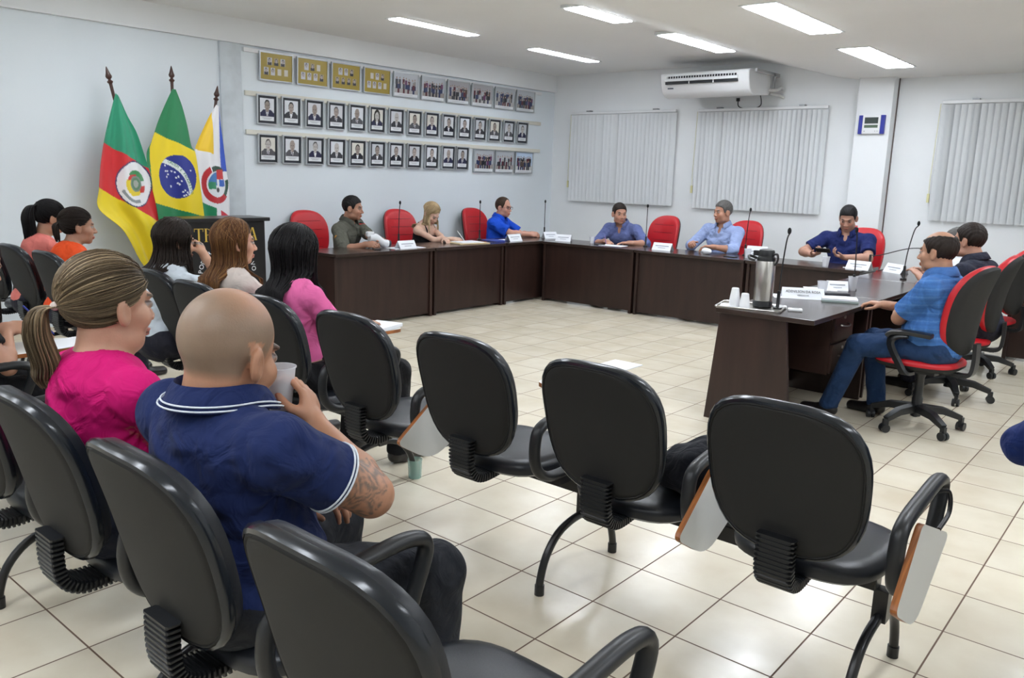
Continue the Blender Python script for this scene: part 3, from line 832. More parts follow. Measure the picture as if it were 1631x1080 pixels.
def paint_group(seed, outdoor=False):
    r = random.Random(seed)
    P = [];
    pal = [(.02, .02, .03), (.03, .04, .10), (.06, .06, .07), (.10, .03, .04), (.12, .04, .10), (.05, .06, .12), (.30, .28, .27), (.10, .07, .06), (.40, .41, .44), (.03, .03, .035), (.08, .08, .09)]
    n = r.randint(7, 9)
    for k in range(n): P.append((.12 + .76 * k / (n - 1) + r.uniform(-.02, .02), .74 + r.uniform(-.03, .05), r.choice(pal), r.choice(pal[:3])))
    for k in range(n - 3): P.append((.2 + .6 * k / (n - 4) + r.uniform(-.02, .02), .56 + r.uniform(-.02, .02), r.choice(pal), r.choice(pal[:4])))
    bg = r.choice([(.42, .44, .47), (.36, .35, .37), (.48, .50, .54)]); fl = r.choice([(.42, .40, .40), (.30, .27, .26)])
    if outdoor: bg, fl = (.50, .62, .78), (.55, .55, .56)
    def fn(u, v):
        c = np.tile(np.array(bg, float), (len(u), 1)); c = mixc(c, v < .34, fl)
        for x0, y0, a, b_ in P:
            x = u - x0; y = v - y0
            c = mixc(c, (np.abs(x) < .050) & (y < -.05) & (y > -.26), a)
            c = mixc(c, (np.abs(x) < .040) & (y <= -.26) & (y > -.46), b_)
            c = mixc(c, (x / .024) ** 2 + (y / .048) ** 2 < 1, (.03, .025, .02))
            c = mixc(c, (x / .021) ** 2 + ((y + .008) / .038) ** 2 < 1, (.45, .32, .26))
        c = mixc(c, v < .12, (.72, .74, .77)); c = mixc(c, (np.abs(v - .06) < .015) & (np.abs(u - .5) < .3), (.45, .46, .48))
        return c
    return fn
def frame(y, z, w, h, kind, seed, label, group, tilt=2.5):
    t = thing({'portrait': 'framed_portrait', 'board': 'framed_portrait_board'}.get(kind, 'framed_group_photo'), (XW + .03, y, z)); t.rotation_euler = (0, R_(tilt), 0)
    bw = .012
    b = MB(); b.M = TOWALL
    for (x0, x1, z0, z1) in ((-w / 2, w / 2, -h / 2, -h / 2 + bw), (-w / 2, w / 2, h / 2 - bw, h / 2), (-w / 2, -w / 2 + bw, -h / 2 + bw, h / 2 - bw), (w / 2 - bw, w / 2, -h / 2 + bw, h / 2 - bw)):
        b.box(x0, x1, -.016, .008, z0, z1)
    b.box(-w / 2 + .004, w / 2 - .004, .0, .006, -h / 2 + .004, h / 2 - .004)
    b.build('frame', GREYF, t, smooth=False)
    W_, H_ = w - 2 * bw, h - 2 * bw
    if kind == 'portrait':
        b = MB(); b.M = TOWALL; b.box(-W_ / 2, W_ / 2, -.004, 0, -H_ / 2, H_ / 2); b.build('mat_board', BLKM, t, smooth=False)
        painted_grid('photo', paint_portrait(seed), W_ - .052, H_ - .052, 30, 40, PAINTG, t, TOWALL @ Matrix.Translation((0, -.006, 0)))
    elif kind == 'board': painted_grid('photo', paint_board(seed), W_, H_, 76, 54, PAINTG, t, TOWALL @ Matrix.Translation((0, -.006, 0)))
    else: painted_grid('photo', paint_group(seed, kind == 'outdoor'), W_, H_, 76, 54, PAINTG, t, TOWALL @ Matrix.Translation((0, -.006, 0)))
    return tag(t, label, 'picture', group)
ORD = ['first', 'second', 'third', 'fourth', 'fifth', 'sixth', 'seventh', 'eighth', 'ninth', 'tenth', 'eleventh', 'twelfth', 'thirteenth', 'fourteenth', 'fifteenth']
for k in range(10):
    kind = 'board' if k < 4 else 'group'
    what = 'ochre board of small head portraits' if k < 4 else 'framed group photo of councillors'
    frame(3.32 + .471 * k, 2.635, .42, .295, kind, 11 + k, '%s, %s from the left in the top row' % (what, ORD[k]), 'group pictures in the top row')
for k in range(15):
    frame(3.19 + .3085 * k, 2.185, .25, .31, 'portrait', 40 + k, 'black-matted portrait in silver frame, %s from the left in the middle row' % ORD[k], 'portraits in the middle row')
for k in range(11):
    yy = 3.19 + .3085 * k if k < 10 else 6.24
    frame(yy, 1.775, .25, .31, 'portrait', 80 + k, 'black-matted portrait in silver frame, %s from the left in the bottom row' % ORD[k], 'portraits in the bottom row')
for k in range(3):
    frame(6.68 + .443 * k, 1.755, .41, .31, 'outdoor' if k == 2 else 'group', 101 + k, 'framed group photo at the right end of the bottom row, %s of its three' % ORD[k], 'group pictures in the bottom row')

# ================================================================== FLAGS
DKW = mat('turned_dark_wood', (.055, .022, .016), .3)
def pole(base, tip, label):
    base = Vector(base); tip = Vector(tip); d = tip - base; L = d.length
    t = thing('flag', base)
    q = d.to_track_quat('Z', 'Y').to_matrix().to_4x4()
    b = MB(); b.M = q; b.tube([(0, 0, 0), (0, 0, L - .16)], .0145, 12); b.build('pole', DKW, t)
    b = MB(); b.M = q
    b.lathe([(.006, L - .17), (.015, L - .165), (.015, L - .15), (.024, L - .14), (.026, L - .13), (.014, L - .12), (.012, L - .112), (.024, L - .10), (.0275, L - .085), (.018, L - .06), (.006, L - .012), (.001, L)], 16)
    b.build('finial', DKW, t)
    return t
def cloth(t, base, left, right, fn, folds, seed, nx=110, ny=220, xw=-6.12, amp=.03, hem=None, colf=None):
    """cloth sheet hanging from its pole; left/right = lists of (y,z); fn(Y,Z)->colour in wall-plane metres"""
    r = random.Random(seed)
    def curve(P, tt):
        P = [Vector(p) for p in P]; sp = smooth_path([(p.x, p.y, 0) for p in P], 12)
        s = np.array([(p.x, p.y) for p in sp]); d = np.r_[0, np.cumsum(np.hypot(*np.diff(s, axis=0).T))]; d /= d[-1]
        return np.interp(tt, d, s[:, 0]), np.interp(tt, d, s[:, 1])
    vv = np.linspace(0, 1, ny); ly, lz = curve(left, vv); ry, rz = curve(right, vv)
    u = np.linspace(0, 1, nx)
    Y = ly[:, None] * (1 - u) + ry[:, None] * u; Z = lz[:, None] * (1 - u) + rz[:, None] * u
    ph = r.uniform(0, 6)
    grow = np.clip(vv * 3, .15, 1)[:, None]
    wob = .25 * np.sin(5 * vv)[:, None]
    X = amp * grow * (np.sin(folds * 2 * PI * (u[None, :] + .05 * np.sin(4 * vv[:, None])) + ph + wob) + .35 * np.sin(folds * 4.3 * PI * u[None, :] + 2 * ph + 3 * wob))
    C = fn(Y.ravel(), Z.ravel())
    V = np.stack([xw + X.ravel() - base[0], Y.ravel() - base[1], Z.ravel() - base[2]], 1)
    idx = np.arange(nx * ny).reshape(ny, nx)
    F = np.stack([idx[:-1, :-1].ravel(), idx[1:, :-1].ravel(), idx[1:, 1:].ravel(), idx[:-1, 1:].ravel()], 1)
    o = np_mesh('cloth', V, F, FLAGM, t, cols=C)
    s = o.modifiers.new('thick', 'SOLIDIFY'); s.thickness = .002
    return o
FLAGM = mat('flag_satin', (1, 1, 1), .45, attr=True, sheen=.3)
def side(Y, Z, a, b):  # >0 below the line a-b (a left, b right)
    t = (Y - a[0]) / (b[0] - a[0]); return (a[1] + t * (b[1] - a[1])) - Z
G1, RD, YL = (.015, .28, .15), (.62, .015, .02), (.80, .62, .01)
def f_rs(Y, Z):
    c = np.tile(np.array(G1), (len(Y), 1))
    c = mixc(c, side(Y, Z, (1.30, 1.755), (1.73, 1.525)) > 0, RD)
    c = mixc(c, side(Y, Z, (1.23, 1.358), (1.80, 1.03)) > 0, YL)
    x = (Y - 1.575) / .158; y = (Z - 1.385) / .205; q = x * .97 + y * .12; y = y - .1 * x; x = q
    r = np.hypot(x, y)
    c = mixc(c, r < 1.04, (.03, .03, .12)); c = mixc(c, r < .98, (.80, .80, .82))
    an = np.arctan2(y, x)
    c = mixc(c, (r < .62) & (x + y > .1) & (y > 0.1), (.04, .25, .08))
    c = mixc(c, (r < .60) & (x < -.05) & (y > -.35) & (y < .25), (.78, .6, .03))
    c = mixc(c, (r < .55) & (x < .1) & (y > .22) & (y < .45), (.6, .03, .03))
    c = mixc(c, (r < .62) & (x > .1) & (y < -.12) & (y > -.42), (.6, .04, .03))
    c = mixc(c, (r < .60) & (np.abs(x + .12) < .30) & (y < -.3) & (y > -.5), (.78, .6, .03))
    c = mixc(c, (np.hypot(x, y - .02) < .36), (.20, .26, .22)); c = mixc(c, (np.hypot(x, y - .02) < .28), (.10, .22, .12)); c = mixc(c, (np.hypot(x, y - .02) < .17), (.36, .38, .34))
    c = mixc(c, (np.abs(r - .78) < .07) & (an < -1.4) & (an > -2.9), (.25, .28, .30))
    return c
def f_br(Y, Z):
    c = np.tile(np.array((.01, .20, .07)), (len(Y), 1))
    up = side(Y, Z, (1.76, 1.885), (2.19, 1.715)) > 0; lo = side(Y, Z, (1.79, 1.205), (2.26, 1.075)) < 0
    c = mixc(c, up & lo & (Y > 1.745 - .35 * (1.9 - Z) * 0), (.82, .62, .01))
    c = mixc(c, side(Y, Z, (1.70, 1.60), (1.80, 1.88)) < 0, (.01, .20, .07))
    x = (Y - 2.015) / .187; y = (Z - 1.46) / .207; r = np.hypot(x, y)
    c = mixc(c, r < 1, (.012, .025, .24))
    rr = np.hypot(x + 1.05, y + .95)
    c = mixc(c, (r < .99) & (np.abs(rr - 1.70) < .105), (.80, .84, .82))
    for (a, b_) in ((-.6, .25), (-.5, .25), (-.3, .25), (-.55, -.02), (-.48, .1), (-.15, .2), (0, 0), (-.1, -.05), (-.03, -.3), (.15, -.2), (.05, -.35), (.3, -.62), (.42, -.72), (.35, -.85), (.5, -.8), (.62, -.72), (.2, -.7), (.68, .3), (-.35, -.45), (.25, -.88), (.55, -.65), (-.62, .5)):
        c = mixc(c, np.hypot(x - a, y - b_) < .042, (.8, .82, .85))
    return c
def f_mu(Y, Z):
    c = np.tile(np.array((.80, .80, .82)), (len(Y), 1))
    c = mixc(c, (Y < 2.41) & (side(Y, Z, (2.22, 1.73), (2.41, 1.69)) < 0), (.85, .55, .02))
    c = mixc(c, (Y > 2.49) & (Z > 1.52), (.03, .09, .50))
    c = mixc(c, (Y < 2.41) & (side(Y, Z, (2.26, 1.22), (2.42, 1.15)) > 0), (.01, .24, .10))
    c = mixc(c, (side(Y, Z, (2.45, 1.14), (2.57, 1.07)) > 0) & (Y > 2.46), (.6, .03, .05))
    x = (Y - 2.43) / .135; y = (Z - 1.395) / .17; r = np.hypot(x, y); an = np.degrees(np.arctan2(y, x))
    c = mixc(c, (r < 1.15) & (r > .78) & ((an > 120) | (an < -40)), (.50, .02, .03))
    c = mixc(c, (r < 1.05) & (r > .7) & (an > 50) & (an < 115), (.02, .06, .04))
    c = mixc(c, (r < 1.05) & (r > .78) & (an > -45) & (an < 15), (.02, .08, .05))
    c = mixc(c, r < .74, (.75, .78, .8)); c = mixc(c, (r < .68) & (x < 0) & (y > -.1), (.05, .18, .45)); c = mixc(c, (r < .68) & (x < -.1) & (y < .12) & (y > -.3), (.03, .25, .12))
    c = mixc(c, (np.abs(x - .3) < .3) & (np.abs(y - .55) < .28), (.55, .03, .03)); c = mixc(c, (r < .7) & (x > .2) & (y < .25) & (y > -.15), (.03, .12, .5))
    c = mixc(c, (np.hypot(x - .05, y + .35) < .14), (.05, .05, .05))
    return c
B0 = (-6.12, 2.02, .05)
t = pole((-6.20, 1.92, .05), (-6.16, 1.415, 2.418), '')
cloth(t, (-6.20, 1.92, .05), [(1.446, 2.188), (1.385, 2.01), (1.325, 1.816), (1.272, 1.594), (1.235, 1.35), (1.219, 1.166), (1.42, .968), (1.55, .705), (1.60, .62)],
      [(1.474, 2.16), (1.544, 1.995), (1.621, 1.849), (1.685, 1.636), (1.724, 1.493), (1.774, 1.201), (1.802, 1.052), (1.84, .84), (1.86, .60)], f_rs, 1.6, 3, xw=-6.075)
tag(t, 'green red and yellow striped flag with round white crest on a dark pole, leftmost flag', 'flag')
t = pole((-6.20, 2.03, .05), (-6.16, 2.025, 2.493), '')
cl2 = cloth(t, (-6.20, 2.03, .05), [(2.0, 2.275), (1.905, 2.1), (1.836, 1.958), (1.765, 1.782), (1.71, 1.665), (1.722, 1.464), (1.772, 1.171), (1.80, .9), (1.84, .7)],
      [(2.035, 2.275), (2.093, 2.121), (2.14, 1.93), (2.171, 1.76), (2.212, 1.684), (2.239, 1.412), (2.264, 1.104), (2.27, .9), (2.27, .7)], f_br, 1.3, 8, xw=-6.115, amp=.020)
for k, ch in enumerate('ORDEM E PROGRESSO'):
    if ch == ' ': continue
    a = R_(72 - k * 4.05); rr = 1.70
    yy = 2.015 + .187 * (-1.05 + rr * math.cos(a)); zz = 1.46 + .207 * (-.95 + rr * math.sin(a))
    Mx = Matrix.Translation((-6.085 + 6.20, yy - 2.03, zz - .05)) @ TOWALL @ Matrix.Rotation(-(a - PI / 2), 4, 'Y') @ STAND
    text_obj(ch, .036, 'letter', mat('flag_letter', (.01, .18, .06), .5), cl2, Mx)
tag(t, 'Brazilian flag, green and yellow with blue starred disc, middle of the three flags', 'flag')
t = pole((-6.20, 2.14, .05), (-6.16, 2.498, 2.357), '')
cloth(t, (-6.20, 2.14, .05), [(2.462, 2.17), (2.383, 2.054), (2.31, 1.92), (2.25, 1.80), (2.221, 1.70), (2.235, 1.412), (2.26, 1.1), (2.28, .8)],
      [(2.492, 2.15), (2.505, 1.98), (2.53, 1.788), (2.555, 1.541), (2.578, 1.353), (2.575, 1.067), (2.56, .8)], f_mu, 1.2, 5, xw=-6.135, amp=.018)
tag(t, 'white yellow and blue municipal flag with coat of arms, rightmost flag', 'flag')
t = thing('flag_stand', (-6.20, 2.03, 0))
b = MB(); b.box(-.12, .12, -.26, .26, 0, .05); b.build('base', DKW, t, smooth=False, bevel=.008)
b = MB()
for y in (-.11, 0, .11): b.lathe([(.026, .05), (.022, .055)], 14, (0, y, 0))
b.build('socket', DKW, t)
tag(t, 'dark wooden flag stand on the floor behind the lectern', 'stand')

# ================================================================== THINGS ON THE DESKS
TZ = .760
def mic(x, y, dx, dy, label, h=.48, lean=0):
    t = thing('gooseneck_microphone', (x, y, TZ))
    b = MB(); b.lathe([(.028, 0), (.028, .012), (.012, .018), (.011, .02), (.011, .12), (.006, .125)], 16); b.build('base', METALB, t)
    P = [(0, 0, .12), (dx * .15, dy * .15, h * .5), (dx * .6, dy * .6, h * .85), (dx, dy, h - .03)]
    b = MB(); b.tube(smooth_path(P, 8), .0048, 8); b.build('gooseneck', METALB, t)
    b = MB(); b.ball((dx, dy, h - .01), (.0125, .0125, .022)); b.build('capsule', mat('foam_black', (.008, .008, .009), .9, bump=.3, bscale=500), t)
    return tag(t, label, 'microphone', 'gooseneck microphones on the desks')
mic(-5.38, 4.2, .0, .02, 'black gooseneck microphone left of the blonde woman')
mic(-5.40, 5.57, .0, 0.0, 'black gooseneck microphone between the blonde woman and the man in bright blue')
mic(-5.38, 6.86, 0, 0, 'black gooseneck microphone in the corner, right of the man in bright blue')
mic(-3.65, 6.66, 0, 0, 'black gooseneck microphone in front of the slate blue shirt man and his red chair', h=.50)
mic(-2.37, 6.68, .02, .01, 'black gooseneck microphone beside the man in pale blue', h=.52)
mic(-.51, 3.13, .02, .03, 'black gooseneck microphone at the thermos, nearest to the audience', h=.52)
mic(-.50, 4.58, -.02, .0, 'black gooseneck microphone standing before the man with the phone', h=.48)
mic(-.44, 5.74, .07, .0, 'black gooseneck microphone beside the clasped hands on the right row', h=.51)
mic(-1.02, 6.68, .60, .05, 'black gooseneck microphone bent low to the right, past the man with the phone', h=.25)
# name plates: folded white card
def plate(x, y, rz, label, text=None, w=.24, h=.085):
    t = thing('name_plate', (x, y, TZ), rz)
    b = MB(); d = .05
    b.prism([(-d, 0), (-d + .002, 0), (0, h - .003), (d - .002, 0), (d, 0), (0, h)], -w / 2, w / 2, 'x')
    b.build('card', PAPER, t, smooth=False)
    a = math.atan2(h, d)
    Mx = Matrix.Translation((0, -d * .5 - .0012, h * .5 + .0007)) @ Matrix.Rotation(a, 4, 'X')
    if text:
        text_obj(text[0], .028, 'printed_name', BLACKP, t, Mx @ Matrix.Translation((0, .012, .0006)), .0002, xs=.85)
        text_obj(text[1], .016, 'printed_title', BLACKP, t, Mx @ Matrix.Translation((0, -.018, .0006)), .0002)
    else:
        b = MB(); b.M = Mx
        b.box(-w * .36, w * .36, .004, .012, .0006, .001); b.box(-w * .2, w * .2, -.02, -.015, .0006, .001)
        b.build('printed_lines', mat('faint_print', (.25, .27, .32), .6), t, smooth=False)
    return tag(t, label, 'name plate', 'white folded name plates')
plate(-5.02, 3.98, R_(90), 'white folded name plate between the uniformed man and the blonde woman')
plate(-5.06, 5.83, R_(90), 'white folded name plate in front of the man in bright blue')
plate(-5.10, 6.62, R_(70), 'white folded name plate in the desk corner below the corner microphone', w=.2)
plate(-4.70, 6.40, R_(20), 'white folded name plate left of the slate blue shirt man, first on the back row', w=.2)
plate(-3.27, 6.42, R_(2), 'white folded name plate between the slate blue shirt man and the pale blue shirt man')
plate(-2.15, 6.50, R_(8), 'tall white card standing behind the thermos top, right of the pale blue shirt man', w=.22, h=.13)
plate(-1.00, 6.30, R_(-12), 'white folded name plate right of the man with the phone')
plate(-.66, 6.30, R_(-35), 'white folded name plate left of the clasped hands')
plate(-.60, 3.79, R_(28), 'white folded name plate with printed capitals, right beside the thermos', ('ADENILSON DA ROSA', 'VEREADOR'), w=.29, h=.075)
# paper under the nearest name plate and other sheets
def sheet(x, y, rz, w, h, label, n=1, m=PAPER, cat='paper', name='paper_sheet', th=.003, z=TZ):
    b = MB(); b.box(-w / 2, w / 2, -h / 2, h / 2, 0, th); o = b.build(name, m, smooth=False)
    o.location = (x, y, z); o.rotation_euler = (0, 0, rz); return tag(o, label, cat)
sheet(-.62, 3.83, R_(28), .40, .21, 'white paper sheet lying under the nearest name plate')
sheet(-.70, 4.42, R_(25), .24, .17, 'white paper sheet under the small open card, behind the nearest name plate')
plate(-.60, 4.50, R_(30), 'small blank white tent card behind the frosted cup', w=.16, h=.07)
sheet(-5.08, 4.02, R_(86), .42, .21, 'white papers below the name plate beside the radio')
sheet(-3.95, 6.40, R_(6), .30, .21, 'white sheet under the hands of the man in slate blue')
sheet(-5.20, 5.80, R_(84), .30, .21, 'white sheets in front of the man in bright blue')
# papers and book of the blonde woman
t = thing('notebook', (-5.12, 5.06, TZ), R_(80))
b = MB(); b.box(-.22, .22, -.15, .15, 0, .012); b.build('cover', mat('manila', (.62, .50, .30), .6), t, smooth=False, bevel=.002)
b = MB(); b.box(-.16, .16, -.11, .13, .012, .020); b.build('pages', PAPER, t, smooth=False)
tag(t, 'open notebook with manila cover under the blonde woman writing', 'notebook')
# blue folder
sheet(-5.24, 5.66, R_(80), .22, .30, 'blue folder half under the papers by the man in bright blue', m=mat('folder_blue', (.03, .06, .35), .4), cat='folder', name='folder', th=.006)
# white radio gun (speed camera like device) and black phone
t = thing('handheld_device', (-5.22, 3.76, TZ), R_(70))
WD = mat('device_white', (.72, .74, .76), .35)
b = MB(); b.tube(smooth_path([(-.10, 0, .11), (-.02, 0, .10), (.05, 0, .055), (.12, 0, .045)], 5), [.050] * 6 + [.045] * 5 + [.040] * 4 + [.034], 16); b.build('body', WD, t)
b = MB(); b.tube([(.115, 0, .045), (.14, 0, .043)], .036, 16); b.build('lens_ring', mat('dark_ring', (.03, .03, .04), .3), t)
b = MB(); b.box(-.13, -.05, -.035, .035, .12, .175); b.build('screen_housing', WD, t, bevel=.012, smooth=False)
b = MB(); b.tube([(-.06, 0, .10), (-.10, 0, .0)], .022, 12); b.build('grip', WD, t)
b = MB(); b.ball((-.03, 0, .137), (.03, .03, .012)); b.build('green_pad', mat('olive_green', (.22, .26, .05), .5), t)
tag(t, 'white handheld device with olive pad on the desk beside the uniformed man', 'device')
b = MB(); b.box(-.035, .035, -.07, .07, 0, .012); o = b.build('mobile_phone', BLACKP, smooth=False, bevel=.004); o.location = (-5.08, 3.62, TZ); o.rotation_euler = (0, 0, R_(60))
tag(o, 'black phone lying by the white handheld device', 'phone')
b = MB(); b.box(-.035, .035, -.07, .07, 0, .010); o = b.build('mobile_phone', BLACKP, smooth=False, bevel=.004); o.location = (-2.38, 6.34, TZ); o.rotation_euler = (0, 0, R_(80))
tag(o, 'black phone lying in front of the man in pale blue', 'phone')
b = MB(); b.box(-.035, .035, -.07, .07, 0, .010); o = b.build('mobile_phone', BLACKP, smooth=False, bevel=.004); o.location = (-4.12, 6.36, TZ); o.rotation_euler = (0, 0, R_(70))
tag(o, 'black phone left of the sheet of the man in slate blue', 'phone')
# white crumpled bag / white item in the hands of the pale blue man
b = MB(); b.ball((0, 0, .035), (.06, .045, .035)); o = b.build('paper_napkin', PAPER); o.location = (-2.70, 6.40, TZ); tag(o, 'white crumpled napkin between the hands of the man in pale blue', 'napkin')
# plastic cups
def cup(x, y, z, label, inverted=False, r0=.024, r1=.034, h=.085, m=None, name='plastic_cup', liquid=None, rot=None):
    t = thing(name, (x, y, z))
    n = 9
    prof = []
    for k in range(n): prof.append((r0 + (r1 - r0) * k / (n - 1), h * k / (n - 1)))
    prof += [(r1 + .002, h), (r1 + .002, h - .003), (r1 - .0005, h - .002)]
    prof += [(r0 + (r1 - r0) * k / (n - 1) - .001, h * k / (n - 1) + (.0015 if k == 0 else 0)) for k in range(n - 1, -1, -1)]
    b = MB(); b.lathe(prof, 28)
    o = b.build('cup_wall', m or CUPM, t)
    if inverted: o.rotation_euler = (PI, 0, 0); o.location = (0, 0, h)
    if liquid:
        b = MB(); hh = h * .30; b.lathe([(r0 - .0015, .002), (r0 + (r1 - r0) * .30 - .0018, hh)], 24); b.build('coffee', mat('coffee', (.045, .009, .004), .12), t)
    if rot: t.rotation_euler = rot
    return tag(t, label, 'cup')
WCUP = mat('white_cup', (.80, .81, .83), .35)
TR = thing('serving_tray', (-.66, 3.05, TZ), R_(14))
b = MB(); b.prism(rrect(.40, .29, .03), .0, .004, 'z'); b.build('tray_bottom', STEEL, TR, smooth=False)
b = MB(); o_ = rrect(.41, .30, .035); b.tube([(p[0], p[1], .010) for p in o_], .006, 6, closed=True); b.build('tray_rim', STEEL, TR)
tag(TR, 'metal serving tray under the thermos and white cups', 'tray')
b = MB(); b.box(-.09, .09, -.07, .07, 0, .003); o = b.build('paper_napkin', PAPER, smooth=False); o.location = (-.76, 3.02, TZ + .0045); o.rotation_euler = (0, 0, .4); tag(o, 'white napkin on the tray under the cups', 'napkin')
for (x, y, n, lab) in ((-.745, 2.985, 4, 'taller stack of upturned white plastic cups left on the tray'), (-.665, 2.965, 2, 'shorter stack of upturned white plastic cups beside the thermos')):
    t = thing('cup_stack', (x, y, TZ + .008))
    for k in range(n):
        cup_ = MB()
        prof = [(.036, 0), (.034, .004), (.0235, .080), (.020, .083)]
        cup_.lathe(prof, 26); o = cup_.build('cup', WCUP, t); o.location = (0, 0, k * .0125)
    tag(t, lab, 'cups')
# thermos
t = thing('thermos', (-.615, 3.13, TZ + .006), R_(0))
b = MB(); b.lathe([(.058, 0), (.064, .006), (.064, .028), (.058, .032)], 36); b.build('base_ring', BLACKP, t)
b = MB(); b.lathe([(.056, .030), (.0615, .034), (.0625, .12), (.062, .235), (.057, .247)], 40); b.build('steel_body', STEEL, t)
b = MB(); b.lathe([(.058, .243), (.060, .252), (.058, .262), (.050, .268), (.051, .292), (.046, .302), (.030, .306), (.005, .307)], 32); b.box(-.085, -.03, -.018, .018, .268, .295); b.build('pump_lid', BLACKP, t, angle=35)
b = MB(); b.tube(smooth_path([(-.055, -.05, .245), (-.09, -.052, .252), (-.115, -.02, .262), (-.118, .02, .262), (-.09, .05, .252), (-.055, .05, .245)], 5), .0075, 8); b.build('carry_handle', BLACKP, t)
b = MB(); b.tube(smooth_path([(.045, 0, .28), (.07, 0, .282), (.078, 0, .26), (.07, 0, .235), (.058, 0, .225)], 4), .006, 8, sect=[(math.cos(q), 2.2 * math.sin(q)) for q in [2 * PI * k / 10 for k in range(10)]]); b.build('rear_clip', BLACKP, t)
t.scale = (1, 1, 1.24)
tag(t, 'brushed steel thermos with black pump lid on the tray', 'thermos')
for (x, y, lab) in ((-.40, 3.15, 'white remote control nearer the desk edge'), (-.52, 3.19, 'white remote control beside the thermos microphone')):
    t = thing('remote_control', (x, y, TZ), R_(25))
    b = MB(); b.box(-.045, .045, -.028, .028, 0, .018); b.build('case', WHITEP, t, smooth=False, bevel=.006)
    b = MB(); b.box(-.02, .025, -.014, .014, .018, .0195); b.build('button', mat('remote_grey', (.35, .36, .37), .4), t, smooth=False)
    tag(t, lab, 'remote')
# pile of books with glasses
t = thing('book', (-.36, 3.86, TZ), R_(24)); b = MB(); b.box(-.12, .12, -.085, .085, 0, .014); b.build('cover', mat('teal_pale', (.34, .42, .40), .5), t, smooth=False, bevel=.002); tag(t, 'pale green book at the bottom of the pile near the desk edge', 'book')
t = thing('notebook', (-.36, 3.86, TZ + .014), R_(22)); b = MB(); b.box(-.118, .118, -.083, .083, 0, .012); b.build('pages', PAPER, t, smooth=False); tag(t, 'white notebook on the pale green book', 'notebook')
b = MB(); b.box(-.09, .09, -.035, .035, 0, .02); o = b.build('glasses_case', mat('dark_case', (.012, .012, .02), .3), smooth=False, bevel=.008); o.location = (-.42, 3.97, TZ + .026); o.rotation_euler = (0, 0, R_(35)); tag(o, 'dark glasses case on the pile of books', 'case')
cup(-.55, 4.04, TZ, 'frosted empty plastic cup behind the pile of books', m=FROST, h=.11, r0=.028, r1=.038)
cup(-.50, 4.56, TZ, 'frosted plastic cup beside the second microphone of the right row', m=FROST, h=.11, r0=.026, r1=.036)
cup(-1.32, 6.27, TZ, 'frosted plastic cup in front of the man with the phone', m=FROST, h=.10, r0=.027, r1=.038)
cup(-2.22, 6.42, TZ, 'frosted plastic cup behind the thermos, right of the man in pale blue', m=FROST, h=.10, r0=.027, r1=.038)
cup(-4.30, 6.45, TZ, 'frosted plastic cup left of the man in slate blue', m=FROST, h=.085)
cup(-5.17, 6.06, TZ, 'frosted plastic cup by the wrist of the man in bright blue', m=FROST, h=.075)
cup(-1.42, .76, 0, 'pale green glass standing on the floor by a bench foot', m=mat('green_glass', (.45, .72, .66), .15, alpha=.38), h=.10, r0=.034, r1=.038, name='drinking_glass')
sheet(-1.15, 6.36, R_(20), .05, .05, 'small white note on the desk right of the frosted cup', th=.002)
# white papers deployed on the writing board of the near bench
# jacket on the middle seat of the near bench
# spectacles on the empty seat
t = thing('spectacles', (-.92, .56, .492), R_(50))
WM = mat('wire_dark', (.02, .015, .02), .3)
for sx in (-.03, .03):
    b = MB(); b.tube([(sx + .024 * math.cos(q), 0, .018 + .018 * math.sin(q)) for q in [2 * PI * k / 14 for k in range(14)]], .0018, 6, closed=True); b.build('rim', WM, t)
    b = MB(); b.tube([(sx * 1.85, 0, .02), (sx * 1.9, .11, .004)], .0016, 6); b.build('temple', WM, t)
b = MB(); b.tube([(-.008, 0, .022), (0, -.002, .026), (.008, 0, .022)], .0016, 6); b.build('bridge', WM, t)
tag(t, 'folded spectacles lying on the empty seat of the middle bench', 'glasses')
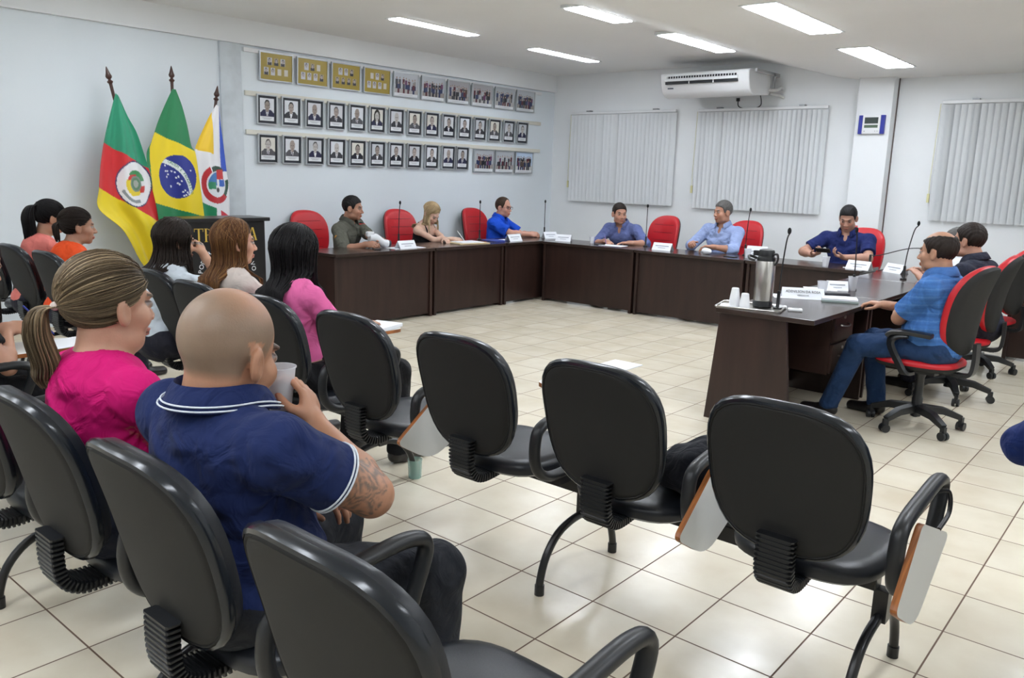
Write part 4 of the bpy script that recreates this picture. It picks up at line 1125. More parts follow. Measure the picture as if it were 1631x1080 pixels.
# ================================================================== PEOPLE
def V3(*a): return np.array(a, float)
def unit(v): v = np.asarray(v, float); return v / (np.linalg.norm(v) + 1e-12)
class Field:
    """signed distance field on a grid, blended from tapered limbs and ellipsoids"""
    def __init__(s, h): s.h = h; s.P = []
    def cone(s, a, b, ra, rb, k=.02, sq=None): s.P.append(('c', V3(*a), V3(*b), ra, rb, k, sq, 1)); return s
    def ell(s, c, r, k=.02, R=None, sgn=1): s.P.append(('e', V3(*c), V3(*r) if np.ndim(r) else V3(r, r, r), R, None, k, None, sgn)); return s
    def cut(s, fn): s.P.append(('f', fn, None, None, None, 0, None, 0)); return s
    def raw(s, fn, lo, hi, k=.01): s.P.append(('r', fn, V3(*lo), V3(*hi), None, k, None, 1)); return s
    @staticmethod
    def dist(p, X):
        if p[0] == 'c':
            _, a, b, ra, rb, k, sq, sg = p
            ab = b - a; L2 = ab @ ab + 1e-12
            q = [X[i] - a[i] for i in range(3)]
            t = np.clip((q[0] * ab[0] + q[1] * ab[1] + q[2] * ab[2]) / L2, 0, 1)
            d = [q[i] - t * ab[i] for i in range(3)]
            r = ra + t * (rb - ra)
            if sq is not None:   # flattened section: sq=(axis unit vector, factor>1 widens along that axis)
                ax, fct = sq
                w = d[0] * ax[0] + d[1] * ax[1] + d[2] * ax[2]
                return np.sqrt(np.maximum(d[0] ** 2 + d[1] ** 2 + d[2] ** 2 - w * w + (w / fct) ** 2, 0)) - r
            return np.sqrt(d[0] ** 2 + d[1] ** 2 + d[2] ** 2) - r
        if p[0] == 'e':
            _, c, r, R, _, k, _, sg = p
            q = [X[i] - c[i] for i in range(3)]
            if R is not None: q = [q[0] * R[0][i] + q[1] * R[1][i] + q[2] * R[2][i] for i in range(3)]
            k0 = np.sqrt(sum((q[i] / r[i]) ** 2 for i in range(3))) + 1e-9
            k1 = np.sqrt(sum((q[i] / r[i] ** 2) ** 2 for i in range(3))) + 1e-9
            return k0 * (k0 - 1) / k1
        return p[1](X)
    def bounds(s):
        lo = V3(9, 9, 9) * 9; hi = -lo
        for p in s.P:
            if p[0] == 'c':
                m = max(p[3], p[4]) * (p[6][1] if p[6] else 1)
                lo = np.minimum(lo, np.minimum(p[1], p[2]) - m); hi = np.maximum(hi, np.maximum(p[1], p[2]) + m)
            elif p[0] == 'e' and p[7] > 0: m = p[2].max() if p[3] is not None else p[2]; lo = np.minimum(lo, p[1] - m); hi = np.maximum(hi, p[1] + m)
            elif p[0] == 'r': lo = np.minimum(lo, p[2]); hi = np.maximum(hi, p[3])
        return lo - 3 * s.h, hi + 3 * s.h
    def mesh(s):
        h = s.h; lo, hi = s.bounds(); n = np.ceil((hi - lo) / h).astype(int) + 1
        D = np.full(n, .2, np.float32)
        ax = [lo[i] + h * np.arange(n[i]) for i in range(3)]
        for p in s.P:
            if p[0] == 'f':
                X = [ax[0][:, None, None], ax[1][None, :, None], ax[2][None, None, :]]
                D = np.maximum(D, p[1](X).astype(np.float32)); continue
            k = max(p[5], 1e-4)
            if p[0] == 'c': m = max(p[3], p[4]) * (p[6][1] if p[6] else 1) + k + 2 * h; a = np.minimum(p[1], p[2]) - m; b = np.maximum(p[1], p[2]) + m
            elif p[0] == 'e': m = (p[2].max() if p[3] is not None else p[2]) + k + 2 * h; a = p[1] - m; b = p[1] + m
            else: a = p[2] - 2 * h; b = p[3] + 2 * h
            i0 = np.clip(np.floor((a - lo) / h).astype(int), 0, n - 1); i1 = np.clip(np.ceil((b - lo) / h).astype(int) + 1, 1, n)
            if (i1 <= i0).any(): continue
            sl = tuple(slice(i0[i], i1[i]) for i in range(3))
            X = [ax[0][sl[0]][:, None, None], ax[1][sl[1]][None, :, None], ax[2][sl[2]][None, None, :]]
            d = Field.dist(p, X).astype(np.float32); G = D[sl]
            if p[-1] > 0:
                hh = np.clip(.5 + .5 * (G - d) / k, 0, 1); D[sl] = G * (1 - hh) + d * hh - k * hh * (1 - hh)
            else:
                hh = np.clip(.5 - .5 * (G + d) / k, 0, 1); D[sl] = G * (1 - hh) - d * hh + k * hh * (1 - hh)
        return surface_nets(D, lo, h)
def surface_nets(D, lo, h):
    S_ = D < 0
    c = [S_[i:D.shape[0] - 1 + i, j:D.shape[1] - 1 + j, k:D.shape[2] - 1 + k] for i in (0, 1) for j in (0, 1) for k in (0, 1)]
    an = c[0].copy(); al = c[0].copy()
    for q in c[1:]: an |= q; al &= q
    act = an & ~al; I = np.argwhere(act)
    if len(I) == 0: return np.zeros((0, 3)), np.zeros((0, 4), int)
    idx = np.full(act.shape, -1, np.int64); idx[act] = np.arange(len(I))
    vals = {}
    for i in (0, 1):
        for j in (0, 1):
            for k in (0, 1): vals[(i, j, k)] = D[I[:, 0] + i, I[:, 1] + j, I[:, 2] + k]
    acc = np.zeros((len(I), 3)); cnt = np.zeros(len(I))
    ks = list(vals)
    for a in ks:
        for ax in range(3):
            if a[ax] == 0:
                b = list(a); b[ax] = 1; b = tuple(b)
                da, db = vals[a], vals[b]; m = (da < 0) != (db < 0)
                t = np.where(m, da / np.where(m, da - db, 1), 0)
                p = np.tile(np.array(a, float), (len(I), 1)); p[:, ax] += t
                acc += p * m[:, None]; cnt += m
    V = lo + h * (I + acc / cnt[:, None])
    F = []
    for ax in range(3):
        sh = [slice(None)] * 3; sh2 = [slice(None)] * 3; sh[ax] = slice(0, -1); sh2[ax] = slice(1, None)
        A = S_[tuple(sh)]; B = S_[tuple(sh2)]
        E = np.argwhere(A != B)
        o1, o2 = [(1, 2), (2, 0), (0, 1)][ax]
        ok = (E[:, o1] > 0) & (E[:, o2] > 0) & (E[:, o1] < idx.shape[o1]) & (E[:, o2] < idx.shape[o2]) & (E[:, ax] < idx.shape[ax]); E = E[ok]
        def at(d1, d2):
            q = E.copy(); q[:, o1] += d1; q[:, o2] += d2; return idx[q[:, 0], q[:, 1], q[:, 2]]
        q = np.stack([at(-1, -1), at(0, -1), at(0, 0), at(-1, 0)], 1)
        flip = ~A[E[:, 0], E[:, 1], E[:, 2]]; q[flip] = q[flip][:, ::-1]
        q = q[(q >= 0).all(1)]; F.append(q)
    return V, np.concatenate(F)
def relax(V, F, it=2, w=.5):
    for _ in range(it):
        acc = np.zeros_like(V); n = np.zeros(len(V))
        for a, b in ((0, 1), (1, 2), (2, 3), (3, 0)):
            np.add.at(acc, F[:, a], V[F[:, b]]); np.add.at(acc, F[:, b], V[F[:, a]]); np.add.at(n, F[:, a], 1); np.add.at(n, F[:, b], 1)
        V = V * (1 - w) + w * acc / np.maximum(n, 1)[:, None]
    return V

SKINM = mat('skin', (1, 1, 1), .48, attr=True, var=.06, vscale=30, bump=.06, bscale=180, sss=.12)
HAIRM = mat('hair', (1, 1, 1), .5, spec=.22, attr=True, bump=.25, bscale=60, stretch=(3, 3, .4))
def cloth_mat(name, col, rough=.85, **k): return mat('cloth_' + name, col, rough, spec=.2, sheen=.03, fold=k.get('fold', .75), var=k.get('var', .06), vscale=9)

def ik(S, T, l1, l2, pole):
    S, T, pole = V3(*S), V3(*T), V3(*pole); d = T - S; L = np.linalg.norm(d); L = min(L, (l1 + l2) * .999); u = unit(d); T = S + u * L
    a = (l1 * l1 - l2 * l2 + L * L) / (2 * L); hh = math.sqrt(max(l1 * l1 - a * a, 0))
    p = unit(pole - u * (pole @ u)); return S + u * a + p * hh, T
def rotm(axis, a):
    return np.array(Matrix.Rotation(a, 3, Vector(axis)))
def hand_prims(Fd, W, d, n, side, curl=.5, spread=.02, thumb=.5, sc=1., fc=None):
    """W wrist, d direction to the fingers, n palm normal (palm side), side +1 when the thumb points along cross(d,n)"""
    d = unit(d); n = unit(n - d * (n @ d)); s = np.cross(d, n) * side    # s points to the thumb side
    h = Fd.h; k = .008
    pc = W + d * .052 * sc
    R = np.stack([s, d, n], 1)
    Fd.cone(W - d * .03, W + d * .02 * sc, .024 * sc, .022 * sc, .02, (s, 1.25))
    Fd.ell(pc, (.041 * sc, .048 * sc, .016 * sc), .012, R)
    Fd.ell(W + d * .035 * sc + s * .022 * sc + n * .008 * sc, (.018 * sc, .030 * sc, .015 * sc), .012, R)
    tips = []
    L = [(.043, .026, .021), (.047, .030, .023), (.043, .028, .022), (.034, .021, .019)]
    for i in range(4):
        off = (1.5 - i) * .0195 * sc
        base = W + d * (.088 - .004 * abs(i - 1.2)) * sc + s * off
        c = (fc[i] if fc else curl) ; dd = unit(d + s * (1.5 - i) * spread)
        r = (.0088, .0092, .0088, .0078)[i] * sc
        p = base; a = 0
        Fd.cone(base - d * .03 * sc, base, .010 * sc, r * 1.05, .008)
        for j in range(3):
            a += c * (1.15, 1.35, .9)[j]
            v = dd * math.cos(a) + n * math.sin(a)
            q = p + v * L[i][j] * sc
            Fd.cone(p, q, r * (1.04 - .05 * j), r * (.98 - .08 * j), .0035); p = q
        tips.append(p)
    b = W + d * .028 * sc + s * .030 * sc + n * .006 * sc
    t1 = unit(d * .62 + s * .75 + n * (.35 + .5 * thumb)); q = b + t1 * .040 * sc
    t2 = unit(d * (.95) + s * (.35 - .5 * thumb) + n * (.2 + .6 * thumb)); q2 = q + t2 * .031 * sc
    t3 = unit(d * 1. + s * (.1 - .7 * thumb) + n * (.15 + .6 * thumb)); q3 = q2 + t3 * .026 * sc
    Fd.cone(b, q, .015 * sc, .0115 * sc, .012); Fd.cone(q, q2, .0112 * sc, .0102 * sc, .004); Fd.cone(q2, q3, .0102 * sc, .0085 * sc, .004)
    tips.append(q3); return tips, (s, d, n)

HAIRCOL = {'black': (.008, .007, .008), 'dark': (.020, .013, .010), 'brown': (.045, .026, .015), 'grey': (.10, .095, .09), 'ginger': (.115, .048, .018), 'blonde': (.40, .285, .15), 'ash': (.12, .085, .05)}

def person(name, loc, rz, label, h=.007, sex='m', height=1., skin=(.50, .27, .17), lean=4, side=0., twist=0., head_yaw=0., head_pitch=0., head_roll=0.,
           belly=0., build=1., handL=(-.12, .36, .62), handR=(.12, .36, .62), poleL=(-.6, -.3, -.8), poleR=(.6, -.3, -.8), hL=None, hR=None,
           kneeL=(-.12, .44, .50), kneeR=(.12, .44, .50), footL=(-.12, .46, .0), footR=(.12, .46, .0), top=None, pants=(.015, .017, .022), pants_name='dark',
           hair=('short', 'dark'), face=None, seat=.47, shoe=(.012, .010, .010), legs=True, neckfwd=.02, hscale=1.0, neckw=1.0, jowl=0., armw=1.0, glasses=False, skinfn=None, shoulders_up=0., headshift=(0, 0, 0)):
    root = thing('person', loc, rz)
    root['label'] = label; root['category'] = 'person'
    m = sex == 'm'; B = build
    # ---- skeleton (local, facing +y)
    pel = V3(0, 0, seat + .085)
    RL = rotm((1, 0, 0), -R_(lean)) @ rotm((0, 1, 0), R_(side)) @ rotm((0, 0, 1), R_(twist))
    up = lambda x, y, z: pel + RL @ V3(x, y, z)
    sh = (.185 if m else .158) * B * (1 if m else 1); nb = (.475 if m else .445) * height
    chest = up(0, -.005, .30 * height); bell = up(0, .015 + belly * .4, .13 * height); neck = up(0, .0, nb); 
    Hc = neck + V3(0, neckfwd + .012, 0) + (RL @ V3(0, 0, .135 * height * (.85 + .15 * hscale))) * 1.0 + V3(*headshift)
    HR = rotm((0, 0, 1), R_(head_yaw)) @ rotm((1, 0, 0), R_(-head_pitch)) @ rotm((0, 1, 0), R_(head_roll))
    hd = lambda x, y, z: Hc + HR @ V3(x, y, z)
    SL, SR = up(-sh, 0, nb - .082 + shoulders_up), up(sh, 0, nb - .082 + shoulders_up)
    ua, fa = (.285, .255) if m else (.265, .235)
    EL, WL = ik(SL, handL, ua, fa, poleL); ER, WR = ik(SR, handR, ua, fa, poleR)
    a1 = (.050 if m else .041) * B * armw; a2 = (.040 if m else .033) * B * armw; a3 = (.027 if m else .022) * armw
    HRm = HR
    Bd = Field(h)
    def torso(Fd, e, kk=.05):
        Rr = RL
        Fd.ell(pel + V3(0, .0, .0), ((.165 + e) * B, .125 + e + belly * .3, .12 + e), kk)
        Fd.ell(bell, ((.145 if m else .125) * B + e + belly * .5, .108 + e + belly * .8, .16 + e), kk, Rr)
        Fd.ell(chest, ((.163 if m else .138) * B + e, .112 * B ** .5 + e, .175 + e), kk, Rr)
        Fd.ell(up(0, -.012, .375 * height), ((.165 if m else .138) * B + e, .088 + e, .085 + e), kk, Rr)
        if not m:
            for sx in (-1, 1): Fd.ell(up(sx * .068, .085, .275), (.060 + e, .058 + e, .062 + e), .035, Rr)
        else:
            for sx in (-1, 1): Fd.ell(up(sx * .075, .07, .31), (.07 + e, .045 + e, .06 + e), .04, Rr)
        for S_ in (SL, SR):
            Fd.cone(up(0, -.012, nb - .052), S_ + V3(0, 0, .0), .046 + e, a1 * .90 + e, .04)
            Fd.ell(S_, a1 * 1.04 + e, .03)
    torso(Bd, 0)
    # neck and head
    nr = (.058 if m else .047) * (1 + .1 * (B - 1) * 5) * neckw
    Bd.cone(up(0, -.012, nb - .05), hd(0, -.025, -.045), nr * 1.12, nr, .028)
    hs = (1.09 if m else 1.06) * hscale
    def he(c, r, k, sgn=1, R=None): Bd.ell(hd(*[q * hs for q in c]), tuple(q * hs for q in r), k, HR if R is None else R, sgn)
    he((0, -.016, .032), (.0755, .096, .088), .02)
    he((0, .026, -.040), (.058 if m else .053, .063, .072), .03)
    he((0, .060, -.096), (.026 if m else .018, .020, .017), .022)
    for sx in (-1, 1):
        he((sx * .040, .050, -.030), (.026, .028, .028), .02)
        he((sx * .045, .015, -.078), (.020 if m else .012, .035, .020), .025)
    if jowl: he((0, .022, -.092), (.050, .048, .032 * jowl), .03)
    he((0, .079, .020), (.048, .013, .010), .014)
    for sx in (-1, 1): he((sx * .031, .097, -.001), (.017, .013, .011), .010, -1)
    for sx in (-1, 1): he((sx * .031, .0765, -.001), (.0135, .0125, .0115), .003)
    Bd.cone(hd(0, .083 * hs, .006), hd(0, .105 * hs, -.034 * hs), .0075, .0115, .010)
    for sx in (-1, 1): he((sx * .0115, .096, -.038), (.0085, .010, .0075), .006)
    he((0, .088, -.066), (.022, .0095, .0058), .005); he((0, .086, -.0765), (.019, .0095, .0065), .005)
    for sx in (-1, 1):
        Re = HR @ rotm((0, 0, 1), R_(sx * 22)) @ rotm((1, 0, 0), R_(12))
        he((sx * .0785, -.012, -.012), (.0105, .021, .034), .007, 1, Re); he((sx * .0895, -.008, -.010), (.0070, .0125, .021), .004, -1, Re)
    # arms
    for S_, E_, W_ in ((SL, EL, WL), (SR, ER, WR)):
        Bd.cone(S_, E_, a1, a2, .03)
        f1 = E_ + (W_ - E_) * .28
        Bd.cone(E_, f1, a2 * .98, a2 * 1.02, .02); Bd.cone(f1, W_, a2 * 1.02, a3, .02)
    hcfg = []
    for W_, E_, cfg, sd in ((WL, EL, hL, -1), (WR, ER, hR, 1)):
        c = dict(d=None, n=(0, 0, -1), curl=.35, thumb=.3, sc=1. if m else .9, spread=.02, fc=None)
        if cfg: c.update(cfg)
        d = V3(*c['d']) if c['d'] is not None else (W_ - E_)
        # thumb side: for the left hand with the palm down the thumb points inwards (+x)
        tips, fr = hand_prims(Bd, W_, d, V3(*c['n']), sd, c['curl'], c['spread'], c['thumb'], c['sc'], c['fc']); hcfg.append((tips, fr))
    # legs
    if legs:
        for sx, kn, ft in ((-1, kneeL, footL), (1, kneeR, footR)):
            hp = pel + V3(sx * .09, .0, -.0); K = V3(*kn); A = V3(*ft) + V3(0, -.02, .085)
            Bd.cone(hp, K, .085 * B, .055 * B, .03); Bd.cone(K, K + (A - K) * .35, .054 * B, .052 * B, .02); Bd.cone(K + (A - K) * .35, A, .052 * B, .032, .02)
            Bd.cone(A - V3(0, 0, .03), V3(*ft) + V3(0, .11, .03), .034, .026, .02)
    V, F = Bd.mesh(); V = relax(V, F, 1, .35)
    # ---- skin colours in head space
    sk = np.array(skin, float); C = np.tile(sk, (len(V), 1))
    Q = (V - Hc) @ HR / hs      # head coordinates
    near = np.linalg.norm(Q, axis=1) < .16
    x, y, z = Q[:, 0], Q[:, 1], Q[:, 2]
    def put(mask, col, w=1.):
        mm = mask & near; C[mm] = C[mm] * (1 - w) + np.array(col) * w
    put((y > .05) & (np.abs(np.abs(x) - .036) < .02) & (np.abs(z + .03) < .02), sk * (1.10, .90, .87), .35)
    if m: put((y > .0) & (z < -.045) & (z > -.125) & (y > .02 - (z + .045)), sk * .86, .25)
    put((y > .075) & (np.abs(x) < .023) & (np.abs(z + .071) < .011), (sk * (1.0, .62, .58) if m else np.array((.46, .15, .13))), .7)
    put((y > .075) & (np.abs(x) < .021) & (np.abs(z + .0715) < .0016), sk * .25, .9)
    bw = HAIRCOL[hair[1]] if hair[1] in HAIRCOL else (.03, .02, .015)
    put((y > .068) & (np.abs(np.abs(x) - .034) < .017) & (np.abs(z - .022 + .25 * (np.abs(x) - .034) ** 2 / .02) < (.0062 if m else .004)), np.minimum(np.array(bw) * 1.2, .08), .85)
    eye = np.hypot(np.abs(x) - .031, z + .001)
    put((y > .06) & (np.abs(np.abs(x) - .031) < .0155) & (np.abs(z + .001) < .0085), sk * .55, .7)
    put((y > .06) & (np.abs(np.abs(x) - .031) < .0125) & (np.abs(z + .001) < .0048), (.30, .27, .25), .85)
    put((y > .06) & (eye < .0056), (.03, .015, .01), 1.)
    put((y > .06) & (np.abs(np.abs(x) - .031) < .015) & (np.abs(z - .0065) < .0022), (.02, .012, .01), .8)
    if skinfn: skinfn(C, V, Q, near, dict(SL=SL, SR=SR, EL=EL, ER=ER, WL=WL, WR=WR, put=put, sk=sk))
    body = np_mesh('body', V, F, SKINM, root, cols=C)
    info = dict(root=root, Hc=Hc, HR=HR, hs=hs, up=up, RL=RL, pel=pel, neck=neck, nb=nb, SL=SL, SR=SR, EL=EL, ER=ER, WL=WL, WR=WR, hands=hcfg, hd=hd, h=h, B=B, m=m)
    # ---- top garment
    if top:
        tp = dict(col=(.02, .03, .15), name='x', e=.010, sleeve=.62, neck=.075, neckdrop=.0, kind='shirt', collar=None, hem=-.07, loose=.012, part='shirt', necky=0.02, neckscoop=0., straps=False, open_v=0.)
        tp.update(top); T = Field(h); e = tp['e']
        if tp['straps']:
            Fd = T
            Fd.ell(pel, (.165 + e, .125 + e, .12 + e), .05); Fd.ell(bell, (.125 + e, .108 + e, .16 + e), .05, RL); Fd.ell(up(0, -.005, .26), (.136 + e, .110 + e, .14 + e), .05, RL)
            for sx in (-1, 1): Fd.ell(up(sx * .068, .085, .275), (.060 + e, .058 + e, .062 + e), .035, RL)
            n_ = RL @ V3(0, 0, 1); p0 = up(0, 0, .315); fy = RL @ V3(0, 1, 0)
            def cutf(X): return (X[0] - p0[0]) * n_[0] + (X[1] - p0[1]) * n_[1] + (X[2] - p0[2]) * n_[2] + 0 * X[0]
            T.cut(cutf)
            for sx in (-1, 1):
                pts = [up(sx * .075, .115, .30), up(sx * .085, .085, .38), up(sx * .085, .02, .435), up(sx * .085, -.06, .42), up(sx * .08, -.105, .30)]
                for i in range(4): T.cone(pts[i], pts[i + 1], .0085, .0085, .004)
        else:
            torso(T, e)
            if belly: T.ell(bell + RL @ V3(0, .02, -.04), ((.15 + belly * .5) * B + e, .10 + e + belly * .8, .12), .05, RL)
            frac = tp['sleeve']
            for S_, E_, W_ in ((SL, EL, WL), (SR, ER, WR)):
                sl = tp['loose']
                if frac <= 1:
                    P1 = S_ + (E_ - S_) * frac; u = unit(E_ - S_)
                    def capc(X, S_=S_, P1=P1, u=u, r0=a1 * 1.02 + e, r1=a1 * (1 - frac) + a2 * frac + e + sl):
                        q = [X[i] - S_[i] for i in range(3)]; L = np.linalg.norm(P1 - S_)
                        t = q[0] * u[0] + q[1] * u[1] + q[2] * u[2]; tc = np.clip(t, 0, L)
                        d = np.sqrt(sum((q[i] - tc * u[i]) ** 2 for i in range(3))) - (r0 + (r1 - r0) * tc / L)
                        return np.maximum(d, t - L)
                    mm = .11
                    T.raw(capc, np.minimum(S_, P1) - mm, np.maximum(S_, P1) + mm, .025)
                else:
                    T.cone(S_, E_, a1 * 1.08 + e, a2 + e + .006, .03)
                    fr2 = frac - 1; P1 = E_ + (W_ - E_) * fr2; u = unit(W_ - E_)
                    def capf(X, S_=E_, P1=P1, u=u, r0=a2 + e + .006, r1=a2 * (1 - fr2) + a3 * fr2 + e + .005):
                        q = [X[i] - S_[i] for i in range(3)]; L = np.linalg.norm(P1 - S_)
                        t = q[0] * u[0] + q[1] * u[1] + q[2] * u[2]; tc = np.clip(t, 0, L)
                        d = np.sqrt(sum((q[i] - tc * u[i]) ** 2 for i in range(3))) - (r0 + (r1 - r0) * tc / L)
                        return np.maximum(d, t - L)
                    mm = .09
                    T.raw(capf, np.minimum(E_, P1) - mm, np.maximum(E_, P1) + mm, .02)
            # folds at waist and armpit
            if tp.get('folds', 1):
                for i, zz in enumerate((.05, .10, .16)):
                    T.cone(up(-.15 * B, -.06 - e, zz + .01), up(.13 * B, -.085 - e, zz - .012 * (i - 1)), .035, .035, .02) if 0 else None
            # neck opening
            ny = tp['necky']; n0 = up(0, ny * .3, nb - .03); n1 = up(0, ny, nb + .12)
            T.P.append(('e', up(0, ny * .9, nb + .012 - tp['neckdrop'] * .5), V3(tp['neck'], tp['neck'] * (1.05 + tp['neckscoop']), .055 + tp['neckdrop']), RL, None, .004, None, -1))
            if tp['open_v']: T.P.append(('e', up(0, .10, nb - .045), V3(.022, .05, tp['open_v']), RL @ rotm((1, 0, 0), R_(-20)), None, .004, None, -1))
        pz = pel[2] + tp['hem']
        T.cut(lambda X: pz - X[2] + 0 * X[0] + .0 * X[1])
        V, F = T.mesh(); V = relax(V, F, 1, .4)
        # creases: gentle folding that runs across the back and radiates from the armpits
        N_ = V - (pel + V3(0, 0, .3)); amp = tp.get('crease', .004)
        loc_ = (V - pel) @ RL
        w1 = np.sin(loc_[:, 2] * 62 + 9 * np.abs(loc_[:, 0]) + 3 * np.sin(loc_[:, 0] * 14 + 1)) * np.exp(-((loc_[:, 2] - .10) / .11) ** 2)
        w2 = 0
        for S_ in (SL, SR):
            q = V - (S_ + V3(0, 0, -.10)); rr = np.linalg.norm(q, axis=1); an = np.arctan2(q[:, 2], q[:, 0] + q[:, 1])
            w2 = w2 + np.sin(an * 9 + rr * 20) * np.exp(-(rr / .12) ** 2)
        rad = loc_ * np.array([1, 1, 0]); rad /= (np.linalg.norm(rad, axis=1)[:, None] + 1e-6)
        V = V + (rad @ RL.T) * (amp * (w1 + .8 * w2))[:, None]
        cm = tp.get('mat') or cloth_mat(tp['name'], tp['col'], **tp.get('mk', {}))
        if callable(tp.get('paint')): Cc = tp['paint'](V, loc_, info)
        else: Cc = None
        g = np_mesh(tp['part'], V, F, cm, root, cols=Cc); info['garment'] = g
        if tp['collar']:
            cc = tp['collar']; b = MB(); n = 40; rows = []
            rx, ry = nr + .018, nr + .022
            Rm = Matrix([list(r) for r in RL]).to_4x4()
            cen = up(0, -.004 + ny * .3, nb - .012)
            gap = cc.get('gap', 26)
            ths = [R_(-270 + gap + (360 - 2 * gap) * k / n) for k in range(n + 1)]
            prof = [(1.0, .0), (.98, .042), (1.03, .048), (1.16, .030), (1.34, -.006), (1.31, -.010), (1.12, .022), (1.06, .034), (1.05, .0)]
            vs = []
            for a in ths:
                ca, sa = math.cos(a), math.sin(a); front = max(0, sa) ** 2
                for (rr_, zz) in prof:
                    q = V3(ca * rx * rr_, sa * ry * rr_ + front * .012, zz - front * .030 + (.012 * (1 - front)))
                    vs.append(cen + RL @ q)
            mpr = len(prof); fs = []
            for i in range(n):
                for k in range(mpr): fs.append((i * mpr + k, i * mpr + (k + 1) % mpr, (i + 1) * mpr + (k + 1) % mpr, (i + 1) * mpr + k))
            fs.append(list(range(mpr))); fs.append([n * mpr + k for k in range(mpr)][::-1])
            b.add([Vector(v) for v in vs], fs); co = b.build('collar', cloth_mat(cc.get('name', tp['name']), cc.get('col', tp['col'])), g, angle=60)
            if cc.get('stripe'):
                for j, (sc_, dz) in enumerate(((1.40, -.0005), (1.33, .0085))):
                    b = MB(); pts = []
                    for a in ths:
                        ca, sa = math.cos(a), math.sin(a); front = max(0, sa) ** 2
                        pts.append(cen + RL @ V3(ca * rx * sc_, sa * ry * sc_ + front * .012, dz - front * .03 + .012 * (1 - front)))
                    b.tube([Vector(q) for q in pts], .0022, 6); b.build('stripe', cc['stripe'], co)
        if tp.get('cuff'):
            for S_, E_ in ((SL, EL), (SR, ER)):
                u = unit(E_ - S_); rr = a1 * (1 - tp['sleeve']) + a2 * tp['sleeve'] + e + tp['loose']
                q = Vector(u).to_track_quat('Z', 'Y').to_matrix()
                for off in (-.004, -.013):
                    c0 = Vector(S_ + (E_ - S_) * tp['sleeve'] + u * off); b = MB()
                    b.tube([c0 + q @ Vector(((rr + .0012) * math.cos(a), (rr + .0012) * math.sin(a), 0)) for a in [2 * PI * k / 36 for k in range(36)]], .0026, 6, closed=True)
                    b.build('sleeve_stripe', tp['cuff'], g)
    # ---- trousers and shoes
    if legs:
        T = Field(max(h, .008)); e = .012
        T.ell(pel + V3(0, 0, -.01), ((.168 + e) * B, .125 + e + belly * .25, .115 + e), .04)
        for sx, kn, ft in ((-1, kneeL, footL), (1, kneeR, footR)):
            hp = pel + V3(sx * .09, 0, 0); K = V3(*kn); A = V3(*ft) + V3(0, -.02, .085)
            T.cone(hp, K, .087 * B + e, .056 * B + e, .03); T.cone(K, A, .055 * B + e, .048 + e, .02); T.cone(A, A - V3(0, 0, .03), .048 + e, .05 + e, .01)
        zt = pel[2] + .075; T.cut(lambda X: X[2] - zt - 1.0 * np.maximum(X[1] - .07, 0) + 0 * X[0]); T.cut(lambda X: .058 - X[2] + 0 * X[0] + 0 * X[1])
        V, F = T.mesh(); V = relax(V, F, 1, .4)
        q = np.sin(V[:, 1] * 70 + 40 * V[:, 2] + 6 * V[:, 0]); V[:, 2] += .0025 * q * (V[:, 1] > .12); V[:, 0] += .002 * q
        np_mesh('trousers', V, F, cloth_mat('trousers_' + pants_name, pants, .85), root)
        for sx, ft in ((-1, footL), (1, footR)):
            T = Field(.007); f0 = V3(*ft)
            T.cone(f0 + V3(0, -.045, .045), f0 + V3(0, .02, .042), .040, .040, .02); T.cone(f0 + V3(0, .02, .035), f0 + V3(0, .15, .028), .042, .036, .03); T.cone(f0 + V3(0, -.03, .06), f0 + V3(0, -.025, .09), .036, .034, .02)
            T.cut(lambda X: .003 - X[2] + 0 * X[0] + 0 * X[1]); V, F = T.mesh()
            np_mesh('shoe', V, F, mat('shoe_%.3f' % shoe[0], shoe, .3), root)
    # ---- hair
    hk, hcname = hair[0], hair[1]; hc = np.array(HAIRCOL[hcname])
    if hk in ('short', 'receding', 'crown_bald', 'fringe'):
        T = Field(min(h, .006)); thick = .0055
        T.ell(hd(0, -.016 * hs, .034 * hs), ((.0755 + thick) * hs, (.096 + thick) * hs, (.088 + thick * 1.4) * hs), .01, HR)
        def lim(X):
            q = [X[i] - Hc[i] for i in range(3)]
            a = q[0] * HR[0, 0] + q[1] * HR[1, 0] + q[2] * HR[2, 0]; b_ = q[0] * HR[0, 1] + q[1] * HR[1, 1] + q[2] * HR[2, 1]; c_ = q[0] * HR[0, 2] + q[1] * HR[1, 2] + q[2] * HR[2, 2]
            ys = [-.2, -.07, -.03, -.018, .004, .018, .032, .05, .075, .2]
            zs = [-.062, -.062, -.045, .022, .026, -.012, .0, .050, .066, .09]
            line = np.interp(b_, ys, zs); d = (line - c_) * .6
            if hk == 'receding': d = np.maximum(d, (b_ - .050) * .8)
            if hk in ('crown_bald',): d = np.maximum(d, -(np.sqrt((a / .066) ** 2 + ((b_ - .0) / .11) ** 2 + ((c_ - .125) / .075) ** 2) - 1) * .06)
            if hk == 'fringe': d = np.maximum(d, -(np.sqrt((a / .070) ** 2 + ((b_ - .01) / .10) ** 2 + ((c_ - .13) / .085) ** 2) - 1) * .06)
            return d
        T.cut(lim); V, F = T.mesh()
